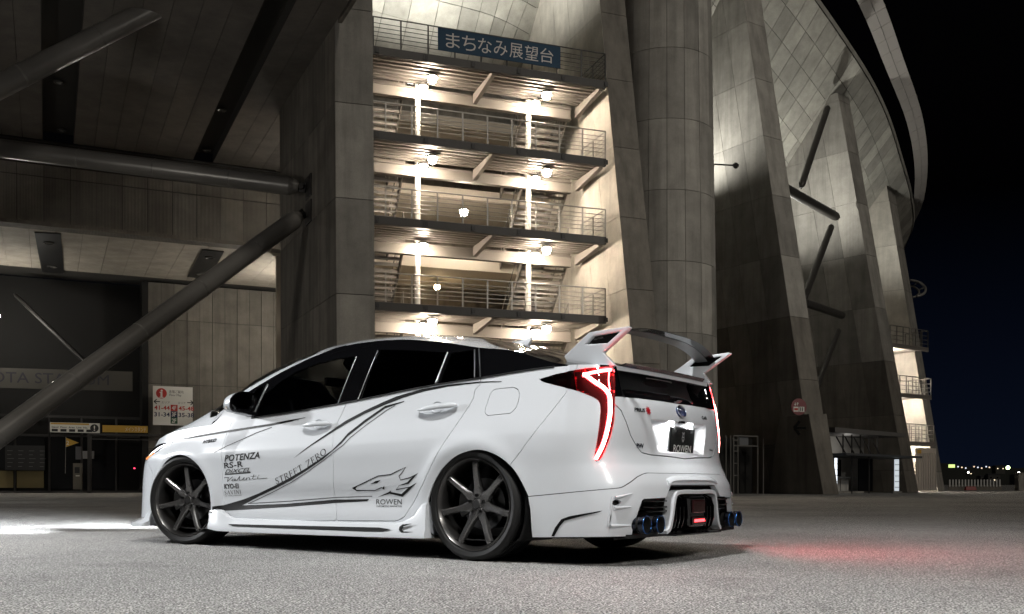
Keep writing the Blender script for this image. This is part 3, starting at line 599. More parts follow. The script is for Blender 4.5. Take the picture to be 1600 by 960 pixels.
for i in range(5):
    x = .9+i*.62; k = MB(); k.bar((x, -.2, 0 if i in (1, 3) else 1.9), (x, -.2, 2.85), .05); k.build('post', steel_dark, ks); k = MB(); k.bar((x-.55, -.25, 2.75), (x+.10, -.25, 1.95), .045); k.build('brace', steel_dark, ks)
for x0, x1 in ((.5, .85), (1.15, 1.5), (1.9, 2.3), (2.4, 3.1)):
    quad_panel('window_pane', [(x0, 1.8, .85), (x1, 1.8, .85), (x1, 1.8, 1.7), (x0, 1.8, 1.7)], .03, dark_glass, ks, .0)
for i in range(4): quad_panel('counter_panel', [(.5+i*.62, 1.2, .10), (1.1+i*.62, 1.2, .10), (1.1+i*.62, 1.2, .72), (.5+i*.62, 1.2, .72)], .05, pale_wall, ks, .015)
k = MB(); k.box((1.7, 1.1, .78), (2.6, .5, .06)); k.build('counter_top', mat('counter_grey', (.3, .3, .3), .5), ks); k = MB(); k.box((1.8, 1.3, .05), (3.4, 1.2, .10)); k.build('plinth', conc, ks)
quad_panel('side_shutter', [(3.35, .9, .1), (4.4, .9, .1), (4.4, .9, 1.75), (3.35, .9, 1.75)], .06, dark_glass, ks, .0)
def glow_post(px, py0, py1, Y, label, w=.13, s=3.):
    p = at(px, py1, Y); h = at(px, py0, Y).z; o = thing('light_post', label, 'light post', (p.x, p.y, 0), 0, 'bright slim posts at the kiosk'); k = MB(); k.box((0, 0, .12+(h-.12)/2), (w, .1, h-.12)); k.build('light_strip', mat('cool_strip_%d' % s, (.8, .85, .9), .4, emit=(.85, .93, 1.), estr=s), o); k = MB(); k.box((0, .02, .05), (w*2.2, .3, .1)); k.build('foot', galv, o)
    for z in np.arange(.3, h, .28): k = MB(); k.box((0, -.055, z), (w*1.1, .012, .03)); k.build('clip', galv, o)
glow_post(1268.5, 713, 766, 45.2, 'slim glowing post left of the footing, beside the info board', .12, 1.6); glow_post(1306, 716, 744, 47.3, 'slim glowing post at the kiosk corner', .10, 1.2); glow_post(1401, 718, 765, 49.4, 'wide glowing post at the right end of the kiosk', .20, .6)
ks_l = lamp('kiosk_lamp', 'POINT', (ks.location.x+1.6, ks.location.y+1.9, 2.4), 10, (1, .95, .88), None, .1)
ks_l.parent = None
# steel gate beside the round tower
o_, rz_, GL = frame_at(1134, 44.8, 1222, 46.6)
gg = thing('steel_gate', 'shiny ladder-like steel gate frame right of the car', 'gate', tuple(o_), rz_)
for x in (.0, .28, .46, .72, 1.95, 2.3):
    k = MB(); k.bar((x, 0, 0), (x, 0, 2.65 if x < 2.2 else 2.55), .05); k.build('upright', chrome_dull if False else galv, gg)
for z in (.85, 1.4, 1.95, 2.45, 2.65): k = MB(); k.bar((.46, 0, z), (.72, 0, z), .04); k.build('rung', galv, gg)
for z in (2.65, 2.2): k = MB(); k.bar((.46, 0, z), (1.95, 0, z), .05); k.build('lintel', galv, gg)
k = MB(); k.box((1.2, .25, 2.42), (.55, .3, .36)); k.build('gate_motor_box', mat('motor_grey', (.3, .31, .33), .3, .5), gg)
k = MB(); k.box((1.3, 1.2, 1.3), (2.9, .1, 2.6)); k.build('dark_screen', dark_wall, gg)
# round toilet sign and arrow on the fin
sg = thing('toilet_sign', 'round dark red toilet and shop sign on the tall fin', 'sign', tuple(at(1247.5, 636, 44.1)), R(12))
k = MB(); k.tube([(0, 0, 0), (0, -.05, 0)], .37, 36); k.build('disc', mat('dark_red_enamel', (.16, .015, .02), .45), sg, 40)
for x0, m_ in ((-.26, white_board), (.02, white_board)): put_rect(sg, x0, -.22, x0+.24, .0, m_, -.054)
put_rect(sg, -.23, -.16, -.05, -.06, ink_red, -.058)
for x in (.08, .17): k = MB(); k.tube([(x, -.058, -.04), (x, -.064, -.04)], .022, 10); k.box((x, -.061, -.125), (.045, .006, .13)); k.build('pictogram', ink_black, sg)
for x, s in ((-.18, -1), (-.07, 1)): k = MB(); k.bar((x, -.058, .06), (x, -.058, .18), .008, .03, (1, 0, 0)); k.bar((x, -.058, .12+.06*s), (x-.045, -.058, .12+.02*s), .008, .025, (1, 0, 0)); k.bar((x, -.058, .12+.06*s), (x+.045, -.058, .12+.02*s), .008, .025, (1, 0, 0)); k.build('arrow', white_board, sg)
ar = thing('painted_arrow', 'black left-pointing arrow below the round toilet sign', 'arrow', tuple(at(1241, 669, 44.0)), R(12)); k = MB(); k.bar((0, 0, 0), (.55, 0, 0), .02, .11); k.bar((0, 0, 0), (.26, 0, .30), .02, .12); k.bar((0, 0, 0), (.26, 0, -.30), .02, .12); k.build('arrow_shape', mat('arrow_black', (.006, .006, .006), .95, spec=.1), ar)
o, W_, H_ = board('info_board', 'dim beige notice board at the foot of the toilet-sign fin', 'notice board', 1247, 717, 1264, 752, 45.3, 45.8, mat('notice_beige', (.14, .12, .09), .7)); put_text(o, 'NOTICE' if False else '', .1, .8, .06, ink_black); put_rect(o, .15, H_-.25, W_-.15, H_-.2, ink_black); put_rect(o, .2, H_*.45, W_-.2, H_*.45+.03, ink_black); put_rect(o, .2, H_*.3, W_-.25, H_*.3+.03, ink_black)
k = MB(); k.bar((.05, .05, 0), (.05, .05, -.6), .06); k.bar((W_-.05, .05, 0), (W_-.05, .05, -.6), .06); k.build('leg_frame', steel_dark, o)
# balconies on the farthest fin
ob, rzb, BL = frame_at(1392, 59.5, 1451, 61.8)
for i, (z, w_) in enumerate(((8.95, 'uppermost'), (6.0, 'middle'), (3.1, 'lowest'))):
    sx = (8.95-z)*.11; o = thing('balcony', '%s small railed balcony on the farthest fin' % w_, 'balcony', (ob.x+sx*math.cos(rzb), ob.y+sx*math.sin(rzb), z), rzb, 'balconies on the farthest fin')
    k = MB(); k.box((BL/2, 1.4, -.12), (BL, 2.8, .06)); k.box((BL/2, .03, -.16), (BL, .06, .26)); k.build('deck', steel_beige, o)
    rl = bpy.data.objects.new('railing', None); COL.objects.link(rl); rl.parent = o; railing(rl, [(0, .05, -.05), (BL, .05, -.05), (BL, 1.6, -.05)], 1.08, .62, rails=(1.08, .75, .5, .25))
    p = o.matrix_basis @ Vector((BL*.45, 1.5, -.55)); lp = thing('balcony_lamp', 'lamp glowing under the %s balcony' % w_, 'lamp', tuple(p), 0, 'lamps under the balconies')
    k = MB(); k.lathe([(.16*math.sin(a), -.16*math.cos(a)) for a in np.linspace(0.001, math.pi-.001, 8)], 12, axis='z'); k.build('bulb', bulb_far, lp, 60); k = MB(); k.tube([(0, 0, .1), (0, 0, .42)], .03, 6); k.build('stem', steel_dark, lp)
o, W_, H_ = board('folding_door', 'pale folding door lit at the foot of the farthest fin', 'door', 1430, 700, 1463, 767, 61.6, 62.6, mat('pale_folding_door', (.55, .50, .45), .6))
for i in range(9): k = MB(); k.box((.1+i*(W_-.2)/8, -.03, H_*.45), (.045, .05, H_*.88)); k.build('door_fold', mat('pale_fold', (.62, .58, .54), .5), o)
put_rect(o, .12, H_-.35, .5, H_-.12, yellow_sign, -.06)
rs = thing('tube_ring', 'curved steel tube ring jutting from behind the farthest fin', 'tube ring', tuple(at(1426, 452, 66)))
arc = [(.95*math.sin(a)-.1, .4*math.cos(a), .62*math.cos(a)+.05) for a in np.linspace(.1, 2.9, 20)]; MB().tube(arc, .085, 8).build('outer_tube', tube_m, rs, 50); MB().tube([(p[0]*.8-.15, p[1]+.3, p[2]*.8-.12) for p in arc], .07, 8).build('inner_tube', tube_m, rs, 50)
for i in (4, 9, 14): MB().tube([arc[i], (arc[i][0]*.8-.15, arc[i][1]+.3, arc[i][2]*.8-.12)], .05, 6).build('web', tube_m, rs, 50)
# ---- far edge of the car park and the town
fn = thing('picket_fence', 'row of short white posts at the far edge of the car park', 'fence', tuple(at(1484, 766, 78))); fn.location.z = 0
post_me = None
for i in range(17):
    k = MB(); k.box((0, 0, .55), (.10, .05, .55)); 
    if post_me is None: pm = k.build('fence_post', mat('white_post', (.7, .7, .68), .5), fn); post_me = pm.data
    else: pm = link('fence_post', post_me, None, fn)
    pm.location = (i*.245, 0, 0)
k = MB(); k.box((2.0, .06, .2), (4.2, .05, .4)); k.build('low_wall', conc_dark, fn)
bq = thing('red_barrier', 'small red barrier in front of the white posts', 'barrier', tuple(at(1509, 768, 74))); bq.location.z = 0; k = MB(); k.hexa([(0, 0, 0), (.85, 0, 0), (.85, .35, 0), (0, .35, 0), (.06, .1, .3), (.79, .1, .3), (.79, .25, .3), (.06, .25, .3)]); bevel(k.build('body', mat('barrier_red', (.30, .015, .012), .5), bq), .03)
gp = thing('gate_pillar', 'pale square gate pillar at the right edge', 'pillar', tuple(at(1592, 766, 70))); gp.location.z = 0; k = MB(); k.box((.3, .3, .6), (.6, .6, 1.2)); k.build('shaft', conc, gp); k = MB(); k.box((.3, .3, 1.24), (.7, .7, .08)); k.build('cap', conc, gp)
rnd = random.Random(4)
def hills(name, label, Y, pts, m):
    V = []; F = []
    for i, (px, py) in enumerate(pts):
        p = at(px, py, Y); V += [(p.x, p.y, -2), tuple(p), (p.x*1.25, p.y*1.25, max(p.z*.9, 1)), (p.x*1.5, p.y*1.5, -2)]
    for i in range(len(pts)-1):
        for q in range(3): a = i*4+q; F.append((a, a+4, a+5, a+1))
    return tag(part(name, V, F, m, smooth=True), label, kind='structure')
night_green = mat('night_hillside', (.02, .022, .018), .9)
hp = []
for px in range(1340, 1960, 9): hp.append((px, 728+4*math.sin(px*.021)+3*math.sin(px*.083+1)-.012*(px-1400)+rnd.uniform(-1.4, 1.4)))
hills('hill', 'low dark hill behind the town', 1450, hp, night_green)
hp = [(px, 741+3*math.sin(px*.05)+rnd.uniform(-2.5, 2.5)) for px in range(1340, 1960, 7)]
hills('wooded_slope', 'dark wooded slope in front of the town', 1000, hp, night_green)
house_m = mat('house_wall_grey', (.06, .058, .052), .8); roof_dark = mat('house_roof_dark', (.04, .04, .045), .7); lit = mat('lit_window', (1, .9, .7), .5, emit=(1, .82, .55), estr=1.6); dark_win = mat('unlit_window', (.01, .01, .012), .2)
def house(px, py, Y, w, d, h, label, wins, lab2=None):
    p = at(px, py, Y); o = thing('house', label, 'house', tuple(p), rnd.uniform(-.2, .2), 'houses of the far town')
    k = MB(); k.box((0, 0, h/2-2), (w, d, h+4)); k.build('wall', house_m, o); k = MB(); k.hexa([(-w/2-.3, -d/2-.3, h), (w/2+.3, -d/2-.3, h), (w/2+.3, d/2+.3, h), (-w/2-.3, d/2+.3, h), (-w/2+.6, -.2, h+1.4), (w/2-.6, -.2, h+1.4), (w/2-.6, .2, h+1.4), (-w/2+.6, .2, h+1.4)]); k.build('roof', roof_dark, o)
    for x, z, on in wins:
        k = MB(); k.box((x, -d/2-.04, z), (1.5, .08, 1.2)); k.build('window', lit if on else dark_win, o)
house(1551, 753, 960, 11, 8, 6.5, 'large grey house in the town with one lit window', [(-3, 4, 0), (0, 1.6, 1), (3, 4, 0)])
house(1534, 755, 965, 7, 7, 6.0, 'narrow dark house left of the large one with unlit windows', [(-1.5, 4, 0), (1.5, 4, 0)])
house(1588, 751, 940, 9, 7, 4.5, 'low house at the right with two lit windows', [(-2, 2.5, 1), (2, 2.5, 1)])
house(1516, 744, 1180, 8, 7, 5, 'small far house with a lit window left of centre', [(0, 2.5, 1), (2.5, 2.5, 0)])
house(1560, 736, 1330, 14, 8, 6, 'far house high on the slope with lit windows', [(-4, 3, 1), (0, 3, 0), (4, 3, 1)])
def town_light(px, py, Y, label, col, r, s):
    o = thing('town_lamp', label, 'lamp', tuple(at(px, py, Y)), 0, 'lights of the far town'); k = MB(); k.lathe([(r*math.sin(a), -r*math.cos(a)) for a in np.linspace(0.001, math.pi-.001, 7)], 10, axis='z'); k.build('bulb', mat('town_%d_%d' % (px, py), (1, 1, 1), .5, emit=col, estr=s), o, 60); k = MB(); k.tube([(0, 0, -r), (0, 0, -r-5)], .1, 5); k.build('mast', steel_dark, o)
town_light(1575, 731, 1020, 'bright greenish street lamp over the town', (.75, 1, .45), 1.87, 14)
town_light(1513, 738.5, 952, 'white street lamp low in the town', (1, .95, .85), 0.95, 6); town_light(1592, 739, 952, 'white twin lamp at the right edge of the town', (1, .97, .9), 1.16, 6)
o, W_, H_ = board('lit_roof_sign', 'yellow-green lit sign on a far roof', 'sign', 1482, 726, 1492, 731, 1340, 1340, mat('lit_sign_green', (.8, 1, .4), .5, emit=(.75, 1, .3), estr=1.2))
for i, px in enumerate((1497, 1503, 1509, 1522, 1528, 1534, 1541, 1546, 1553)):
    town_light(px, 729.5+(i % 3)*1.1, 1360, ['faint amber light along the far ridge, number %s from the left' % w for w in ('one', 'two', 'three', 'four', 'five', 'six', 'seven', 'eight', 'nine')][i], (1, .72, .5) if i % 2 else (.8, .85, 1), 1.0, 1.2)
# ---- floodlights shining up at the stand
def uplight(loc, target, W, label, spot=100, col=(1, .98, .90), kind='POINT'):
    o = thing('floodlight', label, 'floodlight', loc, 0, 'floodlights aimed up at the stand'); q = (Vector(target)-Vector(loc)).to_track_quat('-Z', 'Y'); o.rotation_euler = q.to_euler()
    k = MB(); k.hexa([(-.22, -.16, .02), (.22, -.16, .02), (.22, .16, .02), (-.22, .16, .02), (-.14, -.10, .22), (.14, -.10, .22), (.14, .10, .22), (-.14, .10, .22)]); bevel(k.build('housing', steel_dark, o), .015)
    k = MB(); k.box((0, 0, .012), (.38, .26, .012)); k.build('lens', mat('floodlight_lens', (1, 1, 1), .4, emit=(1, .97, .9), estr=8), o)
    k = MB(); k.tube([(-.25, 0, .12), (-.25, .0, .34), (.25, 0, .34), (.25, 0, .12)], .018, 6); k.build('yoke', steel_dark, o, 40)
    ld = bpy.data.lights.new('floodlight_beam', kind); ld.energy = W; ld.color = col; ld.shadow_soft_size = .15
    if kind == 'SPOT': ld.spot_size = R(spot); ld.spot_blend = 1.
    lo = bpy.data.objects.new('floodlight_beam', ld); COL.objects.link(lo); lo.parent = o; lo.location = (0, 0, -.22)
    return o
uplight(tuple(SM @ Vector((2.5, 4.2, 17.0))), tuple(SM @ Vector((4.2, 3.4, 28))), 9000, 'floodlight behind the top landing shining on the soffit', 130, kind='SPOT')
uplight((7.9, 49.4, 14.6), (8.4, 49.4, 24), 2400, 'floodlight hidden behind the round tower', 175, kind='SPOT')
uplight((14.0, 53.6, 12.2), (14.4, 53.8, 24), 3000, 'floodlight behind the toilet-sign fin', 175, kind='SPOT')
uplight((21.4, 60.4, 12.0), (21.9, 60.8, 22), 1500, 'floodlight behind the kiosk fin', 175, kind='SPOT')
# ---------------------------------------------------------------- car surfaces
# car coordinates: x forward (rear axle = 0), y to the car's left, z up (metres)
# belt line (body shoulder / foot of the glass)
belt_z = pchip([-.78, -.61, -.495, -.013, .33, 1.08, 1.48, 1.97, 2.35, 2.6, 2.9, 3.15, 3.32, 3.45, 3.56, 3.66],
               [1.085, 1.083, 1.08, 1.046, 1.024, .953, .922, .893, .868, .853, .825, .785, .735, .69, .655, .63])
belt_y = pchip([-.78, -.70, -.61, -.5, -.3, 0, .4, 1.0, 1.6, 2.2, 2.6, 2.9, 3.15, 3.32, 3.45, 3.56, 3.62, 3.66],
               [.62, .72, .752, .765, .785, .80, .81, .815, .815, .81, .805, .79, .735, .65, .54, .37, .22, .0])
# crease between side glass and roof
edge_z = pchip([-.78, -.62, -.5, -.3, -.141, .128, .376, .83, 1.0, 1.29, 1.53, 1.80, 2.05, 2.25, 2.42, 2.6, 3.0, 3.66],
               [1.085, 1.0855, 1.105, 1.165, 1.21, 1.253, 1.303, 1.365, 1.372, 1.366, 1.318, 1.232, 1.123, 1.015, .885, .853, .815, .63])
edge_y = pchip([-.78, -.62, -.5, -.3, -.141, .128, .376, .83, 1.0, 1.29, 1.53, 1.80, 2.05, 2.25, 2.42, 2.6],
               [.62, .748, .735, .70, .67, .649, .623, .593, .589, .592, .616, .659, .714, .762, .80, .805])
roof_z = pchip([-.78, -.6, -.4, -.1, .3, .6, .9, 1.2, 1.5, 1.75, 2.0, 2.3, 2.6, 2.9, 3.05, 3.2, 3.4, 3.55, 3.62, 3.66],
               [1.092, 1.142, 1.196, 1.275, 1.365, 1.418, 1.452, 1.466, 1.460, 1.428, 1.362, 1.245, 1.11, .985, .952, .915, .84, .755, .69, .63])

def edge_at(x):
    by, bz = belt_y(x), belt_z(x)
    fr = x > 2.42
    ey = np.where(fr, by-.004, np.minimum(edge_y(x), by-.002)); ez = np.where(fr, bz+.004, np.maximum(edge_z(x), bz+.002))
    return ey, ez

NT1, NT2 = 18, 30
def upper_grid():
    xs = np.concatenate([np.linspace(-.78, 3.4, 230), 3.4+.26*np.sin(np.linspace(0, np.pi/2, 26))[1:]])
    V = np.zeros((len(xs), NT1+NT2, 3))
    for i, x in enumerate(xs):
        by, bz = float(belt_y(x)), float(belt_z(x)); ey, ez = edge_at(np.array(x)); ey = float(ey); ez = float(ez); zc = max(float(roof_z(x)), ez)
        t = np.linspace(0, 1, NT1); bulge = .10*(ez-bz)*t*(1-t)
        V[i, :NT1, 1] = by+(ey-by)*t+bulge; V[i, :NT1, 2] = bz+(ez-bz)*t
        t = np.linspace(0, 1, NT2+1)[1:]; q = t**1.25
        y = ey*(1-q)
        r = np.clip(y/max(ey, 1e-6), 0, 1)
        p = float(np.interp(x, [1.2, 1.7, 2.2, 2.7, 3.2], [2.2, 2.9, 4.0, 3.6, 2.6]))
        V[i, NT1:, 1] = y; V[i, NT1:, 2] = ez+(zc-ez)*(1-r**p)
        V[i, :, 0] = x
    return V

# plan contour of the lower body, front centre -> left side -> rear centre
PLAN = [(3.66, 0), (3.645, .22), (3.60, .44), (3.52, .60), (3.41, .718), (3.27, .795), (3.08, .840), (2.7, .866), (2.2, .872), (1.4, .876), (.6, .879), (0, .880),
        (-.33, .872), (-.56, .846), (-.70, .802), (-.782, .735), (-.832, .64), (-.868, .47), (-.888, .25), (-.895, 0)]
plan_xy, plan_s = catmull(PLAN, 340)
plan_s = plan_s-plan_s[-1]+5.7248
plan_n = np.zeros_like(plan_xy)
_t = np.gradient(plan_xy, axis=0); _t /= np.linalg.norm(_t, axis=1)[:, None]
plan_n[:, 0] = _t[:, 1]; plan_n[:, 1] = -_t[:, 0]      # inward normal of the contour ...
if plan_n[170, 1] > 0: plan_n = -plan_n                 # ... so +d moves towards the car's middle
d_side = pchip([.10, .20, .30, .40, .52, .64, .70, .76, .84, .90, 1.0, 1.09], [.030, .018, .012, .010, .006, .000, .002, .012, .030, .042, .058, .07])
d_rear = pchip([.10, .20, .30, .42, .50, .56, .64, .72, .82, .86, .90, .94, 1.0, 1.07, 1.09], [-.060, -.080, -.088, -.075, -.045, -.016, .000, .002, .010, .018, .032, .065, .125, .185, .195])
d_corner = pchip([.10, .20, .30, .42, .50, .56, .64, .72, .82, .90, 1.0, 1.07, 1.09], [-.060, -.080, -.088, -.075, -.045, -.016, .000, .002, .010, .020, .040, .060, .066])
d_front = pchip([.10, .2, .35, .45, .55, .65, .75], [-.05, -.02, .0, .01, .02, .05, .09])
def bottom_z(x): return float(np.interp(x, [-.9, -.42, -.4, 3.0, 3.3, 3.6], [.165, .150, .15, .15, .15, .14]))

NV = 80
def wrap_grid():
    n = len(plan_xy); V = np.zeros((n, NV, 3)); S = np.zeros((n, NV))
    for i in range(n):
        x0, y0 = plan_xy[i]; nx, ny = plan_n[i]
        wr = max(0., nx)**1.5 if x0 < 1 else 0.      # rear facing
        wf = max(0., -nx)**1.5 if x0 > 1 else 0.
        zt = float(belt_z(x0)) if x0 > -.6 else 1.085
        zb = bottom_z(x0)
        if x0 > 3.0: zt = float(belt_z(x0))
        z = np.linspace(zb, zt, NV)
        zz = z
        # the side profile follows the rising belt
        zs = z if x0 < -.55 else np.where(z < .6, z, .6+(z-.6)*(.46/(max(zt, .7)-.6)))
        wc = np.clip((.60-y0)/.06, 0, 1); wc = wc*wc*(3-2*wc)
        d = d_side(zs)*(1-wr-wf)+(d_rear(z)*wc+d_corner(z)*(1-wc))*wr+d_front(z)*wf
        # crease and concave lower door
        sc = np.exp(-((z-.335-.05*(1.3-x0)*.3)/.085)**2)*np.clip((x0-.25)/.35, 0, 1)*np.clip((2.3-x0)/.3, 0, 1)
        d = d+.020*sc
        # fender flares round the wheels
        for wx in (0., 2.70):
            r = np.hypot(x0-wx, z-.30)
            d = d-.014*np.exp(-((r-.37)/.055)**2)*(1-wr-wf)
        V[i, :, 0] = x0+nx*d; V[i, :, 1] = np.maximum(y0+ny*d, 0); V[i, :, 2] = z
        S[i, :] = plan_s[i]
    V[0, :, 1] = 0; V[-1, :, 1] = 0
    # top rows meet the belt of the upper body on the flank
    for i in range(n):
        x0 = plan_xy[i][0]
        if -.60 < x0:
            tgt = np.array([V[i, -1, 0], float(belt_y(V[i, -1, 0])), float(belt_z(V[i, -1, 0]))])
            dl = tgt-V[i, -1]
            w = np.clip((np.linspace(0, 1, NV)-.45)/.55, 0, 1)**2
            if x0 > 3.0: dl[0] = 0
            V[i] += w[:, None]*dl[None, :]
    return V, S
